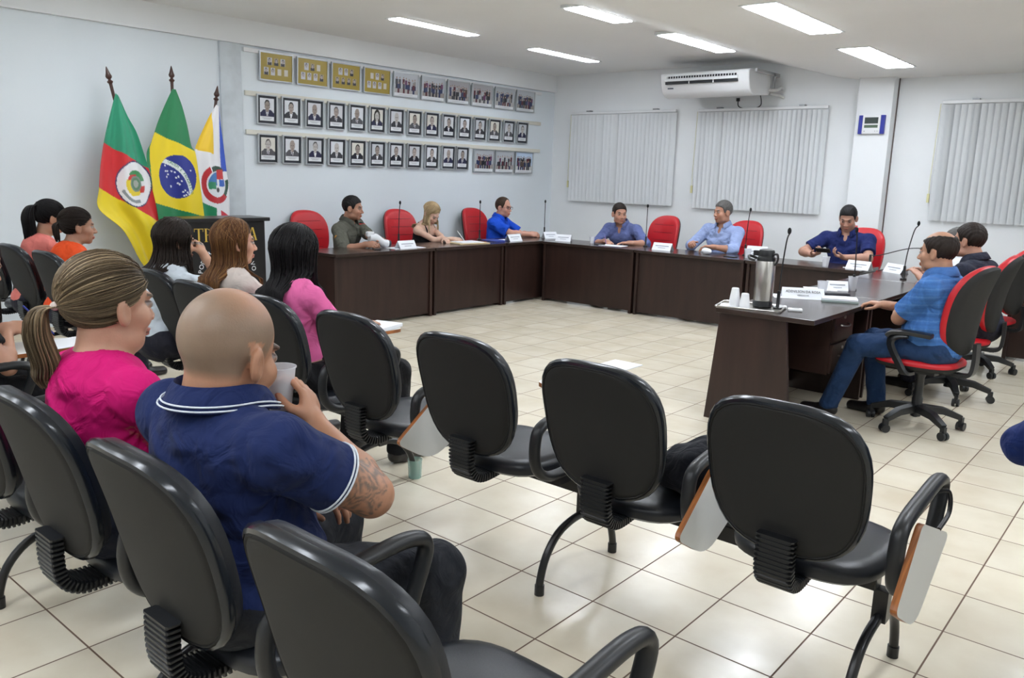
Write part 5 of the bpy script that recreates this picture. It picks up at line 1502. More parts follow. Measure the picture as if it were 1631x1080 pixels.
        if len(V):
            r_s = np.random.RandomState(3); V = relax(V, F, 1, .3)
            n_ = unit_rows(V - hd(0, -.016, .03)); qq = (V - Hc) @ HR
            V = V + n_ * (.0022 * np.sin(qq[:, 0] * 300 + 40 * qq[:, 1]) * np.sin(qq[:, 1] * 160 + qq[:, 2] * 90))[:, None]
            Ch = hc * (1 + .25 * r_s.randn(len(V), 1) * .6); np_mesh('hair', V, F, HAIRM, root, cols=np.clip(Ch, .002, 1))
    elif hk == 'long': long_hair(info, hc, **(hair[2] if len(hair) > 2 else {}))
    elif hk == 'ponytail': pony_hair(info, hc, **(hair[2] if len(hair) > 2 else {}))
    if glasses:
        b = MB(); Mx = lambda *a: Vector(hd(*[q * hs for q in a]))
        for sx in (-1, 1):
            b.tube([Mx(sx * .033 + .024 * math.cos(q), .098, -.002 + .017 * math.sin(q)) for q in [2 * PI * k / 18 for k in range(18)]], .0022, 6, closed=True)
            b.tube([Mx(sx * .057, .096, .004), Mx(sx * .078, .06, .003), Mx(sx * .082, -.005, .0)], .0018, 6)
        b.tube([Mx(-.009, .099, .002), Mx(.009, .099, .002)], .002, 6); b.build('spectacles', mat('spectacle_wire', (.03, .025, .03), .3, metal=.5), root)
    return info
def unit_rows(V): return V / (np.linalg.norm(V, axis=1)[:, None] + 1e-9)

def strands(name, paths, cols, rad, root, nseg=4, flat=.5):
    """many hair locks as thin tapered tubes in one mesh"""
    Vs = []; Fs = []; Cs = []; off = 0
    for P, c, r in zip(paths, cols, rad):
        P = np.asarray(P); m = len(P)
        T = np.gradient(P, axis=0); T = unit_rows(T)
        ref = np.array([.3, .2, .93]); 
        A = np.cross(T, ref); A = unit_rows(A); Bn = np.cross(T, A)
        tp = np.clip(np.minimum(np.linspace(0, 1, m) * 12 + .5, (1 - np.linspace(0, 1, m)) * 5 + .15), 0, 1)
        for k in range(nseg):
            a = 2 * PI * k / nseg
            Vs.append(P + (A * math.cos(a) + Bn * math.sin(a) * flat) * (r * tp)[:, None]); Cs.append(np.tile(c, (m, 1)))
        for k in range(nseg):
            k2 = (k + 1) % nseg
            i = np.arange(m - 1); Fs.append(np.stack([off + k * m + i, off + k2 * m + i, off + k2 * m + i + 1, off + k * m + i + 1], 1))
        off += nseg * m
    return np.concatenate(Vs), np.concatenate(Fs), np.concatenate(Cs)
def combine(name, parts, m, root):
    V = []; F = []; C = []; o = 0
    for v, f, c in parts:
        V.append(v); F.append(f + o); C.append(c); o += len(v)
    return np_mesh(name, np.concatenate(V), np.concatenate(F), m, root, cols=np.clip(np.concatenate(C), .002, 1))
def long_hair(info, hc, length=.36, n=900, seed=1, vol=.012, hi=None, hifrac=.25, spread=0., face_gap=52, back=.0, drop_front=False, rad=.0028):
    r = np.random.RandomState(seed); hs = info['hs']; hd = info['hd']; h = min(info['h'], .006)
    HR, Hc = info['HR'], info['Hc']
    ax = (.0755 + .004) * hs, (.096 + .004) * hs, (.088 + .006) * hs
    c0 = np.array([0, -.016, .032]) * hs
    P = []; Cc = []; R = []
    sh = (info['SL'] + info['SR']) / 2
    for i in range(n):
        phi = R_(r.uniform(face_gap, 360 - face_gap))      # azimuth from the face direction
        lay = r.uniform(.1, 1) ** .7; e = vol * lay
        sx = math.sin(phi); cy = math.cos(phi)
        py = r.uniform(-.75, .62); start = np.array([np.sign(sx) * .04, py, math.sqrt(max(1 - py * py, 0.05))]); start /= np.linalg.norm(start)
        end = np.array([sx, cy, -.12]); end /= np.linalg.norm(end)
        pts = []
        om = math.acos(np.clip(start @ end, -1, 1))
        for t in np.linspace(0, 1, 9):
            v = (math.sin((1 - t) * om) * start + math.sin(t * om) * end) / max(math.sin(om), 1e-3)
            q = c0 + v * (np.array(ax) + e * (0.4 + .6 * t)); pts.append(Hc + HR @ q)
        p0 = pts[-1]; L = (length + r.uniform(-.03, .03)) ; z0 = p0[2]
        out = HR @ np.array([sx, cy, 0]); out[2] = 0
        wv = r.uniform(0, 6)
        zend = Hc[2] - L
        for k in range(1, 13):
            t = k / 12; z = z0 + (zend - z0) * t
            drop = z0 - z
            o = spread * t + .010 * math.sin(t * 5 + wv) * t
            q = p0 + out * (o - .012 * math.sin(min(t * 2, 1) * PI)); q = q.copy(); q[2] = z
            # rest on the back/shoulders: keep outside the torso surface
            lc = info['RL'].T @ (q - info['pel'])
            topz = info['nb']
            if lc[2] < topz + .02:
                w = min(max((topz + .02 - lc[2]) / .07, 0), 1)
                ymin = (.118 if not info['m'] else .13) + .012 * lay + back
                if cy < .35: lc[1] = min(lc[1], -ymin * w + lc[1] * (1 - w) if lc[1] > -ymin else lc[1])
                elif lc[2] < topz - .02: lc[1] = max(lc[1], (.13 + .01 * lay) * w)
                q = info['pel'] + info['RL'] @ lc
            pts.append(q)
        P.append(pts); g = r.uniform(.75, 1.3)
        c = hc * g if (hi is None or r.rand() > hifrac) else np.array(hi) * g
        Cc.append(c); R.append(rad * r.uniform(.7, 1.5))
    S1 = strands('hair', P, Cc, R, info['root'])
    T = Field(h); T.ell(hd(0, -.016 * hs, .034 * hs), (ax[0], ax[1], ax[2] + .002), .01, HR)
    def lim(X):
        q = [X[i] - Hc[i] for i in range(3)]
        b_ = q[0] * HR[0, 1] + q[1] * HR[1, 1] + q[2] * HR[2, 1]; c_ = q[0] * HR[0, 2] + q[1] * HR[1, 2] + q[2] * HR[2, 2]
        return np.maximum((np.interp(b_, [-.2, -.02, .01, .05, .08, .2], [-.09, -.08, -.03, .045, .06, .09]) - c_) * .7, b_ - .075)
    T.cut(lim); V, F = T.mesh()
    Ch = np.tile(hc * .8, (len(V), 1))
    combine('hair', [S1, (V, F, Ch)], HAIRM, info['root'])
def pony_hair(info, hc, tie=(0, -.118, .005), tail=.30, n=700, seed=2, hi=None, hifrac=.3, rad=.0026, band=(.6, .5, .45), tailr=.022, tailpath=None):
    r = np.random.RandomState(seed); hs = info['hs']; hd = info['hd']; HR, Hc = info['HR'], info['Hc']
    ax = np.array([.0755, .096, .088]) * hs; c0 = np.array([0, -.016, .032]) * hs
    tie = np.array(tie) * hs; tv = (tie - c0) / ax; tv /= np.linalg.norm(tv)
    P = []; Cc = []; R = []
    for i in range(n):
        # roots all over the scalp, denser along the hairline
        while True:
            v = r.randn(3); v /= np.linalg.norm(v)
            q = c0 + v * ax
            y_, z_ = q[1], q[2]; line = np.interp(y_, [-.11, -.06, -.02, .0, .03, .055, .078], [-.055, -.058, -.04, .01, .02, .05, .062])
            if z_ > line: break
        if r.rand() < .35:   # hairline roots
            y_ = r.uniform(-.1, .075); z_ = np.interp(y_, [-.11, -.06, -.02, .0, .03, .055, .078], [-.055, -.058, -.04, .01, .02, .05, .062])
            s_ = 1 - ((y_ - c0[1]) / ax[1]) ** 2 - ((z_ - c0[2]) / ax[2]) ** 2
            if s_ < 0: s_ = 0
            v = np.array([r.choice([-1, 1]) * math.sqrt(s_), (y_ - c0[1]) / ax[1], (z_ - c0[2]) / ax[2]]); v /= np.linalg.norm(v)
        om = math.acos(np.clip(v @ tv, -1, 1)); e0 = r.uniform(.004, .010); pts = []
        for t in np.linspace(0, 1, 12):
            d = (math.sin((1 - t) * om) * v + math.sin(t * om) * tv) / max(math.sin(om), 1e-3)
            e = e0 + .010 * t * (1 - t) * 2
            q = c0 + d * (ax + e)
            if t > .85: q = q * (1 - (t - .85) / .15) + tie * ((t - .85) / .15)
            pts.append(Hc + HR @ q)
        P.append(pts); g = r.uniform(.7, 1.3); Cc.append((hc if (hi is None or r.rand() > hifrac) else np.array(hi)) * g); R.append(rad * r.uniform(.7, 1.4))
    # tail
    T0 = Hc + HR @ tie
    tp = tailpath or [(0, 0, 0), (0, -.035, -.03), (0, -.045, -.12), (0, -.03, -.22), (0, -.035, -.30)]
    TP = np.array([np.array(q, float) for q in tp]); TPs = np.array([(p.x, p.y, p.z) for p in smooth_path([tuple(q) for q in TP], 5)]); m = len(TPs)
    for i in range(int(n * .45)):
        a = r.uniform(0, 2 * PI); q0 = r.uniform(.1, 1) ** .5; pts = []; ln = r.uniform(.85, 1.); k1 = int(m * ln)
        for k in range(k1):
            t = k / (m - 1); rr = tailr * (.28 + 1.1 * math.sin(min(t * 1.7, 1) * PI / 2)) * q0 * (1 if t < .75 else 1 - (t - .75) * 1.4)
            pts.append(T0 + TPs[k] + np.array([math.cos(a), .7 * math.sin(a), .0]) * rr + np.array([.004 * math.sin(9 * t + a * 3), 0, 0]))
        P.append(pts); g = r.uniform(.7, 1.35); Cc.append((hc if (hi is None or r.rand() > hifrac * 1.2) else np.array(hi)) * g); R.append(rad * r.uniform(.8, 1.6))
    S1 = strands('hair', P, Cc, R, info['root'])
    h = min(info['h'], .006); T = Field(h); T.ell(hd(*c0), tuple(ax + .004), .01, HR)
    def lim(X):
        q = [X[i] - Hc[i] for i in range(3)]
        b_ = (q[0] * HR[0, 1] + q[1] * HR[1, 1] + q[2] * HR[2, 1]) / hs; c_ = (q[0] * HR[0, 2] + q[1] * HR[1, 2] + q[2] * HR[2, 2]) / hs
        return (np.interp(b_, [-.2, -.11, -.06, -.02, .0, .03, .055, .078, .1], [-.055, -.055, -.058, -.04, .008, .022, .05, .062, .08]) - c_) * .7
    T.cut(lim); V, F = T.mesh()
    combine('hair', [S1, (V, F, np.tile(hc * .75, (len(V), 1)))], HAIRM, info['root'])
    b = MB(); b.ball(tuple(T0), .013, 12, 8); b.build('hair_tie', mat('hair_tie_%.2f' % band[0], band, .6), info['root'])
# ================================================================== THE CAST
def P_(loc, rz, label, wL=None, wR=None, **k):
    """like person(), with wrist targets given in room coordinates"""
    c, s_ = math.cos(-R_(rz)), math.sin(-R_(rz))
    def loc_of(p):
        x, y = p[0] - loc[0], p[1] - loc[1]; return (c * x - s_ * y, s_ * x + c * y, p[2])
    if wL: k['handL'] = loc_of(wL)
    if wR: k['handR'] = loc_of(wR)
    for q in ('wkL', 'wkR', 'wfL', 'wfR'):
        if q in k: k[{'wkL': 'kneeL', 'wkR': 'kneeR', 'wfL': 'footL', 'wfR': 'footR'}[q]] = loc_of(k.pop(q))
    return person('person', (loc[0], loc[1], 0), R_(rz), label, **k)
WHITE_STRIPE = mat('white_stripe', (.72, .76, .82), .7)
# ---- bald man drinking coffee
def bald_skin(C, V, Q, near, I):
    x, y, z = Q[:, 0], Q[:, 1], Q[:, 2]; sk = I['sk']
    line = np.interp(y, [-.11, -.03, -.02, .02, .05, .09], [-.052, -.048, .0, -.005, .045, .065])
    f = np.clip((z - line) / .02, 0, 1) * near * (1 - ((np.abs(x) > .0735) & (z < .03) & (np.abs(y + .01) < .035)))
    top = np.clip((z - .045 + .012 * np.sin(60 * x)) / .05, 0, 1) * np.clip((.085 + y) / .07, 0, 1)
    stub = np.array((.225, .165, .115)); st = np.where(top[:, None] > 0, stub * (1 - .85 * top[:, None]) + sk * 1.04 * .85 * top[:, None], stub)
    lowband = np.clip(1 - (z - line) / .03, 0, 1)
    st = st * (1 - .28 * lowband[:, None])
    C[:] = C * (1 - .85 * f[:, None]) + st * .85 * f[:, None]
    # tattoo on the right upper arm, outer side below the sleeve
    S_, E_ = I['SR'], I['ER']; u = unit(E_ - S_); q = V - S_; t = q @ u; L = np.linalg.norm(E_ - S_)
    d = np.linalg.norm(q - t[:, None] * u, axis=1)
    m = (t > .52 * L) & (t < 1.0 * L) & (d < .08)
    a = np.arctan2((q @ np.array([0, 0, 1.])), (q @ np.cross(u, [0, 0, 1.])))
    w1 = .02 * np.sin(V[:, 0] * 70 + 2 * np.sin(V[:, 2] * 50)); w2 = .02 * np.sin(V[:, 2] * 80 + 3 * np.sin(V[:, 1] * 60))
    pat = np.sin((V[:, 0] + w2) * 150) * np.sin((V[:, 2] + w1) * 170 + 2) + .7 * np.sin((V[:, 1] + w1) * 260 + (V[:, 2] + w2) * 120)
    w = np.clip(pat * .55 + .28, 0, .72) * m
    C[:] = C * (1 - w[:, None]) + np.array((.075, .085, .08)) * w[:, None]
NAVY = (.013, .024, .095)
I = P_((-.17, -1.05), 0, 'bald man in navy polo shirt drinking coffee from a plastic cup, seen from behind', h=.0052, build=1.24, belly=.06, lean=1, side=-1, twist=0, hscale=1.18, neckw=1.20, jowl=1.2,
   head_yaw=15, head_pitch=13, head_roll=2, wR=(-.12, -.81, .925), wL=(-.19, -.80, .74), armw=1.08, poleR=(1., .05, -.62), poleL=(-.8, -.2, -.6), headshift=(.0, -.0, -.035), seat=.47,
   hR=dict(d=(-.45, .10, .75), n=(-.85, -.45, -.1), curl=.42, thumb=.7, spread=.02), hL=dict(d=(.9, .25, -.05), n=(0, .2, -1), curl=.45),
   kneeR=(.30, .43, .53), kneeL=(-.16, .46, .52), footR=(.31, .44, 0), footL=(-.15, .5, 0), skin=(.47, .235, .14),
   top=dict(name='navy_polo', col=NAVY, e=.013, sleeve=.60, collar=dict(stripe=WHITE_STRIPE, gap=14), cuff=WHITE_STRIPE, hem=-.09, crease=.005, part='polo_shirt'), pants=(.022, .024, .030), pants_name='charcoal', hair=('none', 'dark'), skinfn=bald_skin)
BALD = I
hp = I['hands'][1]
# ---- woman in magenta with a ponytail
MAG = mat('magenta_cloth', (1, 1, 1), .8, spec=.2, attr=True, fold=.75)
def lace_sleeve(V, loc_, I):
    C = np.tile(np.array((.62, .008, .16)), (len(V), 1))
    S_, E_ = I['SR'], I['ER']; u = unit(E_ - S_); q = V - S_; t = q @ u; L = np.linalg.norm(E_ - S_); d = np.linalg.norm(q - t[:, None] * u, axis=1)
    m = (t > .22 * L) & (t < .70 * L) & (d < .085) & (loc_[:, 0] > .15)
    p = np.sin(V[:, 1] * 260 + 2 * np.sin(V[:, 2] * 130)) * np.sin(V[:, 2] * 280 + 2 * np.sin(V[:, 0] * 150))
    w = (np.clip(p * 1.2 + .35, 0, .7) * m)[:, None]
    return C * (1 - w) + np.array((.52, .16, .13)) * w
I = P_((-.84, -1.04), 0, 'woman with blonde ponytail in a magenta top, sitting left of the bald man', sex='f', h=.0055, build=1.32, belly=.05, lean=2, side=-2, hscale=1.17, jowl=1.0, neckw=1.12,
   head_yaw=6, head_pitch=3, skin=(.56, .31, .21), wR=(-.64, -.66, .66), wL=(-.86, -.62, .66), height=1.04, headshift=(.0, .0, .005),
   top=dict(name='magenta', mat=MAG, paint=lace_sleeve, col=(.62, .008, .16), e=.010, sleeve=.62, neck=.085, neckdrop=.05, hem=-.08, crease=.007, loose=.006, part='top', mk=dict(rough=.65)), pants=(.015, .018, .03), pants_name='dark_jeans',
   hair=('ponytail', 'ash', dict(tie=(-.02, -.118, .0), n=1700, rad=.0022, hi=(.30, .22, .13), hifrac=.30, tailr=.038, tailpath=[(0, 0, 0), (-.03, -.03, -.012), (-.05, -.035, -.08), (-.055, -.015, -.17), (-.075, -.01, -.22), (-.05, -.005, -.25)])))
# ---- person writing at the left edge
P_((-2.62, -.98), 0, 'person in a black top with bare forearms writing at the left edge of the picture', sex='f', h=.008, build=1.0, lean=14, side=2,
   head_pitch=25, skin=(.50, .26, .17), wR=(-2.50, -.74, .83), wL=(-2.72, -.62, .78), poleR=(.9, -.5, -.6), hR=dict(d=(.25, .8, .0), n=(-.6, .1, -.8), curl=.75, thumb=.6), hL=dict(d=(.6, .7, -.05), n=(0, 0, -1), curl=.2),
   top=dict(name='black_top', col=(.010, .010, .012), sleeve=.6, part='top'), hair=('long', 'dark', dict(length=.30, n=500)), pants_name='black', pants=(.012, .012, .014))
# ---- front row of the audience
I = P_((-1.87, .35), 0, 'woman with long straight black hair and bright pink shirt, seen from behind', sex='f', h=.0065, lean=3, side=-5, head_yaw=4, height=1.05,
   skin=(.56, .33, .23), wR=(-1.76, .72, .765), wL=(-1.95, .72, .765), kneeR=(.22, .50, .52), kneeL=(-.10, .48, .52), footR=(.22, .52, 0), hR=dict(n=(0, 0, -1), curl=.35), top=dict(name='bright_pink', col=(.85, .17, .42), sleeve=.62, hem=-.10, crease=.006, loose=.014, part='shirt'),
   hair=('long', 'black', dict(length=.42, n=1300, vol=.030, rad=.003)), pants_name='black', pants=(.012, .012, .014))
I = P_((-2.48, .36), 0, 'woman with long ginger-brown hair and cream blouse, between two dark-haired women', sex='f', h=.0065, lean=2, side=-1, head_yaw=-12, height=1.05,
   skin=(.56, .30, .20), wR=(-2.30, .80, .66), wL=(-2.52, .82, .66), top=dict(name='cream_blouse', col=(.66, .58, .53), sleeve=.7, part='blouse', mk=dict(var=.15)),
   hair=('long', 'ginger', dict(length=.33, n=1100, vol=.016, hi=(.22, .11, .04), hifrac=.3, rad=.0026, face_gap=62)), pants_name='dark', pants=(.02, .02, .03))
I = P_((-3.08, .26), 3, 'woman with dark brown hair and pale shirt resting her face on her hand', sex='f', h=.0065, lean=8, side=2, head_yaw=-10, head_pitch=6, height=1.0,
   skin=(.50, .27, .17), handR=(.10, .24, 1.05), poleR=(.5, .1, -1), handL=(-.05, .36, .66), hR=dict(d=(-.5, -.05, .85), n=(-.6, -.3, -.2), curl=.55, thumb=.3),
   top=dict(name='pale_shirt', col=(.60, .66, .72), sleeve=.6, part='shirt'), hair=('long', 'dark', dict(length=.24, n=1000, vol=.020, rad=.0028)), pants_name='dark', pants=(.02, .02, .03))
I = P_((-4.49, .28), 0, 'young woman with pulled-back dark hair and orange shirt by the left wall', sex='f', h=.007, lean=10, side=-2, head_yaw=-14, head_pitch=2, height=1.0,
   skin=(.38, .19, .12), handR=(.10, .34, .68), handL=(-.10, .34, .68), top=dict(name='orange', col=(.80, .085, .018), sleeve=.65, part='shirt'),
   hair=('ponytail', 'dark', dict(n=700, tie=(0, -.108, .03), tailpath=[(0, 0, 0), (0, -.03, -.02), (0, -.03, -.08), (0, -.02, -.15)], tailr=.02, band=(.02, .02, .02))), pants_name='dark', pants=(.02, .02, .03))
I = P_((-5.07, .27), 0, 'woman with long black ponytail and salmon shirt, leftmost by the wall', sex='f', h=.007, lean=14, side=-2, head_yaw=-2, head_pitch=18, height=1.06,
   skin=(.42, .21, .13), handR=(.10, .36, .68), handL=(-.10, .36, .68), top=dict(name='salmon', col=(.72, .20, .17), sleeve=.65, part='shirt'),
   hair=('ponytail', 'black', dict(n=900, tie=(0, -.10, .065), tailpath=[(0, 0, 0), (0, -.05, -.01), (0, -.075, -.09), (0, -.07, -.20), (0, -.08, -.32)], tailr=.044, band=(.7, .5, .3))), pants_name='dark', pants=(.02, .02, .03))
# ---- men and woman at the desks
def patches(V, loc_, I):
    C = np.tile(np.array((.105, .105, .085)), (len(V), 1))
    q = V - (I['SL'] + (I['EL'] - I['SL']) * .45); r = np.linalg.norm(q, axis=1)
    C[(r < .075)] = (.02, .02, .02)
    C[(np.abs(q[:, 2] - .02) < .022) & (r < .07)] = (.65, .48, .03)
    C[(np.abs(q[:, 2] + .03) < .012) & (r < .07)] = (.60, .42, .03)
    C[(np.abs(q[:, 2] - .05) < .010) & (r < .075)] = (.5, .05, .04)
    q = V - (I['SR'] + (I['ER'] - I['SR']) * .35)
    C[(np.abs(q[:, 2]) < .018) & (np.linalg.norm(q, axis=1) < .07) & (loc_[:, 0] > .17)] = (.55, .25, .04)
    C[(np.abs(q[:, 2] - .02) < .006) & (np.linalg.norm(q, axis=1) < .06) & (loc_[:, 0] > .17)] = (.5, .05, .03)
    # radio microphone and pocket seams on the chest
    m = (np.abs(loc_[:, 0] + .04) < .045) & (np.abs(loc_[:, 2] - .26) < .05) & (loc_[:, 1] > .05); C[m] = (.16, .16, .14)
    m = (np.abs(np.abs(loc_[:, 0]) - .08) < .045) & (np.abs(loc_[:, 2] - .35) < .004) & (loc_[:, 1] > .05); C[m] = (.04, .04, .035)
    m = (np.abs(loc_[:, 0]) < .004) & (loc_[:, 1] > .05); C[m] = (.05, .05, .04)
    return C
UNI = mat('uniform_cloth', (1, 1, 1), .8, attr=True, spec=.2, fold=.7)
P_((-5.84, 3.78), -66, 'uniformed man in olive grey shirt with shoulder patches, hands clasped on the desk', h=.0075, build=1.10, lean=12, side=6, head_yaw=10, head_pitch=4,
   wL=(-5.22, 3.80, .80), wR=(-5.26, 3.64, .80), poleL=(-.5, -.2, -.8), poleR=(.5, -.3, -.8), hL=dict(d=(-.1, .5, .0), n=(.8, 0, -.5), curl=.6), hR=dict(d=(.2, .9, 0.05), n=(-.8, 0, -.5), curl=.6),
   skin=(.40, .20, .13), height=1.02, top=dict(name='olive', e=.014, sleeve=1.05, mat=UNI, paint=patches, collar=dict(col=(.09, .09, .075), name='olive_plain', gap=30), part='shirt', loose=.02), hair=('short', 'black'), pants=(.05, .05, .04), pants_name='olive')
P_((-5.86, 4.96), -80, 'young blonde woman in black camisole writing at the desk', sex='f', h=.0065, lean=18, side=2, head_yaw=-2, head_pitch=38, height=.96,
   wR=(-5.30, 5.00, .80), wL=(-5.32, 4.88, .79), poleR=(.8, -.3, -.6), poleL=(-.8, -.3, -.6), hR=dict(d=(-.25, .9, -.05), n=(-.5, .1, -.85), curl=.7, thumb=.5), hL=dict(d=(.5, .8, -.05), n=(0, 0, -1), curl=.25),
   skin=(.66, .42, .32), top=dict(name='black_camisole', col=(.010, .010, .012), straps=True, part='camisole'), hair=('long', 'blonde', dict(length=.22, n=900, vol=.014, hi=(.48, .36, .22), hifrac=.4, face_gap=64)), pants_name='black', pants=(.012, .012, .014))
def polo_logo(V, loc_, I):
    C = np.tile(np.array((.012, .085, .62)), (len(V), 1))
    m = (np.abs(loc_[:, 0] + .075) < .022) & (np.abs(loc_[:, 2] - .285) < .005) & (loc_[:, 1] > .04); C[m] = (.6, .7, .85)
    m = (np.abs(loc_[:, 0] + .075) < .012) & (np.abs(loc_[:, 2] - .305) < .009) & (loc_[:, 1] > .04); C[m] = (.6, .7, .85)
    return C
BLP = mat('blue_polo_cloth', (1, 1, 1), .75, attr=True, spec=.2, fold=.7)
P_((-5.86, 6.36), -72, 'man with glasses in a bright blue polo shirt, forearms on the desk', h=.007, build=1.08, belly=.03, lean=10, head_yaw=-8, head_pitch=3, height=.97,
   wL=(-5.42, 6.66, .80), wR=(-5.34, 6.50, .80), poleL=(-.8, -.2, -.7), poleR=(.9, -.2, -.7), hL=dict(d=(.5, .7, 0), n=(.7, 0, -.6), curl=.6), hR=dict(d=(-.3, .9, 0.), n=(-.7, 0, -.6), curl=.6),
   skin=(.56, .28, .20), top=dict(name='bright_blue', e=.014, sleeve=.8, mat=BLP, paint=polo_logo, collar=dict(col=(.012, .085, .62), name='bright_blue_plain', gap=30), part='polo_shirt', loose=.02), hair=('receding', 'brown'), glasses=True)
P_((-4.19, 7.08), 186, 'man in slate blue shirt leaning on his forearms and looking right', h=.007, build=1.05, lean=20, side=0, twist=0, head_yaw=48, head_pitch=4, head_roll=0, height=1.0,
   wR=(-4.20, 6.60, .79), wL=(-3.86, 6.62, .79), poleR=(.9, -.2, -.5), poleL=(-.9, -.1, -.5), hR=dict(d=(-.6, .5, 0), n=(-.3, 0, -.9), curl=.6), hL=dict(d=(.8, .35, 0), n=(.1, 0, -1), curl=.3),
   skin=(.50, .26, .18), top=dict(name='slate_blue', col=(.12, .15, .33), e=.015, sleeve=1.15, collar=dict(gap=34), part='shirt', loose=.02, open_v=.05), hair=('short', 'dark'))
P_((-2.84, 7.08), 176, 'grey-haired man in pale blue striped shirt speaking, hands raised over the desk', h=.007, build=1.06, lean=6, side=-2, head_yaw=-22, head_pitch=2, height=1.09,
   wR=(-3.02, 6.66, .84), wL=(-2.74, 6.62, .83), poleR=(.9, -.3, -.7), poleL=(-.9, -.3, -.7), hR=dict(d=(-.2, .5, .15), n=(-.6, .1, -.6), curl=.6), hL=dict(d=(.8, .4, .05), n=(.1, .1, -.9), curl=.45),
   skin=(.46, .23, .15), top=dict(name='pale_blue', col=(.30, .38, .62), e=.015, sleeve=1.35, collar=dict(gap=34), part='shirt', loose=.02, open_v=.05), hair=('short', 'grey'))
P_((-1.40, 7.12), 184, 'dark-haired man in navy polo shirt looking down at his phone', h=.007, build=1.18, belly=.02, lean=6, head_pitch=24, head_yaw=4, height=1.10,
   wR=(-1.62, 6.72, .83), wL=(-1.30, 6.72, .83), poleR=(.95, -.1, -.4), poleL=(-.95, -.1, -.4), hR=dict(d=(-.75, .6, .2), n=(-.2, .3, .9), curl=.55), hL=dict(d=(.75, .6, .2), n=(.2, .3, .9), curl=.55),
   skin=(.46, .25, .18), top=dict(name='navy_men', col=(.012, .020, .10), e=.014, sleeve=.72, collar=dict(gap=30), part='polo_shirt', loose=.012, open_v=.04), hair=('short', 'black'))
b = MB(); b.M = Matrix.Translation((-1.47, 6.58, .895)) @ Matrix.Rotation(R_(-35), 4, 'X'); b.box(-.075, .075, -.038, .038, -.004, .005)
tag(b.build('mobile_phone', BLACKP, smooth=False, bevel=.003), 'dark phone held in both hands by the man in navy', 'phone')
def plaid(V, loc_, I):
    base = np.tile(np.array((.055, .16, .42)), (len(V), 1)); x, y, z = loc_[:, 0], loc_[:, 1], loc_[:, 2]
    a = np.arctan2(x, y + .02) * .14
    m1 = (np.abs(((z) % .052) - .026) < .004); m2 = (np.abs((a % .045) - .0225) < .0035); m3 = (np.abs(((z + .02) % .052) - .026) < .007)
    base[m3] *= .86; base[m1] = (.085, .21, .48); base[m2] = base[m2] * 1.12; return base
PLD = mat('plaid_cloth', (1, 1, 1), .8, attr=True, spec=.2, fold=.7)
P_((.35, 3.66), 84, 'man with bald crown in blue plaid shirt and jeans on the nearest red chair', h=.006, build=1.08, belly=.045, lean=4, head_yaw=-4, head_pitch=3, height=.985, seat=.485,
   handL=(.10, .27, .80), handR=(.10, .40, .78), poleL=(-.8, .15, -.7), poleR=(.8, -.2, -.7), hL=dict(d=(.9, .1, .05), n=(0, -1, -.1), curl=.3), hR=dict(d=(-.2, 1, .1), n=(0, 0, -1), curl=.4),
   kneeL=(-.16, .44, .53), kneeR=(.14, .46, .53), footL=(-.15, .62, 0), footR=(.16, .42, 0), skin=(.46, .24, .15), pants=(.018, .045, .115), pants_name='jeans',
   top=dict(name='plaid', e=.014, sleeve=.80, mat=PLD, paint=plaid, collar=dict(col=(.07, .18, .45), name='plaid_plain', gap=28), part='shirt', loose=.018, hem=-.10), hair=('crown_bald', 'dark'))
P_((.38, 4.86), 78, 'man with short dark hair in a dark shirt, hands clasped on the right desks', h=.007, build=1.05, lean=14, head_yaw=0, height=1.04,
   wL=(-.12, 5.18, .80), wR=(-.10, 5.32, .80), poleL=(-.6, -.4, -.7), poleR=(.7, -.3, -.7), hL=dict(d=(.3, .8, 0), n=(.8, 0, -.6), curl=.6), hR=dict(d=(-.4, .7, 0), n=(-.8, 0, -.6), curl=.6),
   skin=(.48, .25, .17), top=dict(name='dark_shirt', col=(.025, .028, .045), e=.014, sleeve=.9, collar=dict(gap=30), part='shirt'), hair=('short', 'dark'), seat=.485)
P_((.0, 5.98), 95, 'grey-haired man in white shirt, mostly hidden behind the man in the dark shirt', h=.008, build=1.05, lean=8, height=.88,
   handL=(-.15, .34, .80), handR=(.15, .34, .80), skin=(.50, .27, .19), top=dict(name='white_shirt', col=(.68, .69, .72), sleeve=1.5, collar=dict(gap=30), part='shirt'), hair=('short', 'grey'), seat=.485)
# ---- the cup in the bald man's hand
tips, fr = BALD['hands'][1]; Wv = BALD['WR']
rootm = Vector((-.17, -1.05, 0))
pc = (np.mean(tips[:4], axis=0) + tips[4]) / 2
t = cup(float(rootm.x + pc[0]), float(rootm.y + pc[1]), float(pc[2]) - .055, 'clear plastic cup of dark coffee in the bald man\'s hand', r0=.028, r1=.042, h=.115, m=FROST, liquid=True)
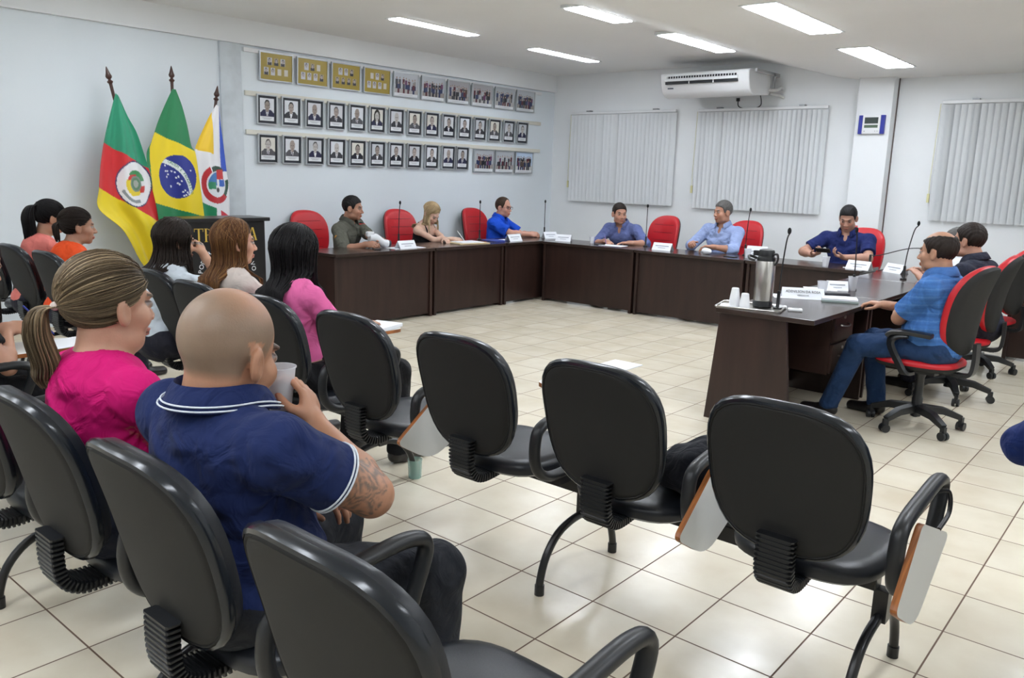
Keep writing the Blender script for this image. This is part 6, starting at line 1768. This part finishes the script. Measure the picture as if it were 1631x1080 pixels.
# pens
def pen(p, q, label, m):
    b = MB(); b.tube([p, q], [.004, .004], 8); b.tube([q, Vector(q) + (Vector(q) - Vector(p)).normalized() * .012], [.004, .001], 8)
    return tag(b.build('pen', m), label, 'pen')
pen((-5.26, 5.02, .90), (-5.19, 5.07, .79), 'white pen in the blonde woman\'s hand', WHITEP)
pen((-2.46, -.68, .93), (-2.42, -.58, .80), 'pen with blue cap in the hand of the person writing at the left edge', mat('pen_blue', (.02, .04, .3), .3))
pen((-4.17, 6.54, .86), (-4.10, 6.47, .775), 'violet pen in the hand of the man in slate blue', mat('pen_violet', (.2, .1, .4), .3))
# wristwatch
# black jacket on the middle seat of the near bench
T = Field(.007)
for c, r in (((.24, .60, .52), (.16, .13, .06)), ((.30, .50, .57), (.12, .16, .09)), ((.33, .62, .60), (.10, .12, .07)), ((.20, .66, .50), (.14, .08, .03)), ((.34, .45, .62), (.06, .10, .07)), ((.38, .62, .52), (.05, .12, .08))):
    T.ell(c, r, .03)
V, F = T.mesh(); V = V + .006 * np.stack([np.sin(V[:, 2] * 60 + V[:, 1] * 30), np.sin(V[:, 0] * 50), np.sin(V[:, 0] * 45 + V[:, 1] * 35)], 1)
V[:, 2] = np.maximum(V[:, 2], .487)
o = np_mesh('jacket', V, F, cloth_mat('jacket_black', (.010, .011, .016), .9)); tag(o, 'black jacket heaped on the middle seat of the near empty bench', 'jacket')
# books and papers of the audience
def lapbook(x, y, z, rz, label, w=.21, h=.28, th=.02, m=None, cat='notebook', tilt=0):
    b = MB(); b.box(-w / 2, w / 2, -h / 2, h / 2, 0, th); o = b.build('notebook', m or PAPER, smooth=False, bevel=.002); o.location = (x, y, z); o.rotation_euler = (tilt, 0, rz); return tag(o, label, cat)
lapbook(-1.80, .84, .734, R_(15), 'notebook with white pages on the writing board of the woman in bright pink', w=.17, h=.22, m=PAPER)
lapbook(-.39, 1.02, .733, R_(0), 'white papers on the raised writing board of the near bench', w=.15, h=.24, th=.006, cat='paper')
lapbook(-2.46, -.50, .733, R_(10), 'white sheets on the writing board at the left edge', w=.20, h=.28, th=.004, cat='paper')
# person in navy at the right frame edge
P_((1.58, .87), 0, 'person in navy long sleeves at the right frame edge, only an elbow in the picture', h=.008, build=1.05, lean=2, wL=(1.37, 1.18, .66), poleL=(-1, -.1, -.35), handR=(.15, .34, .68),
   skin=(.50, .27, .19), top=dict(name='navy_jacket', col=(.010, .024, .12), e=.016, sleeve=1.85, collar=dict(gap=30), part='jacket'), hair=('short', 'dark'))
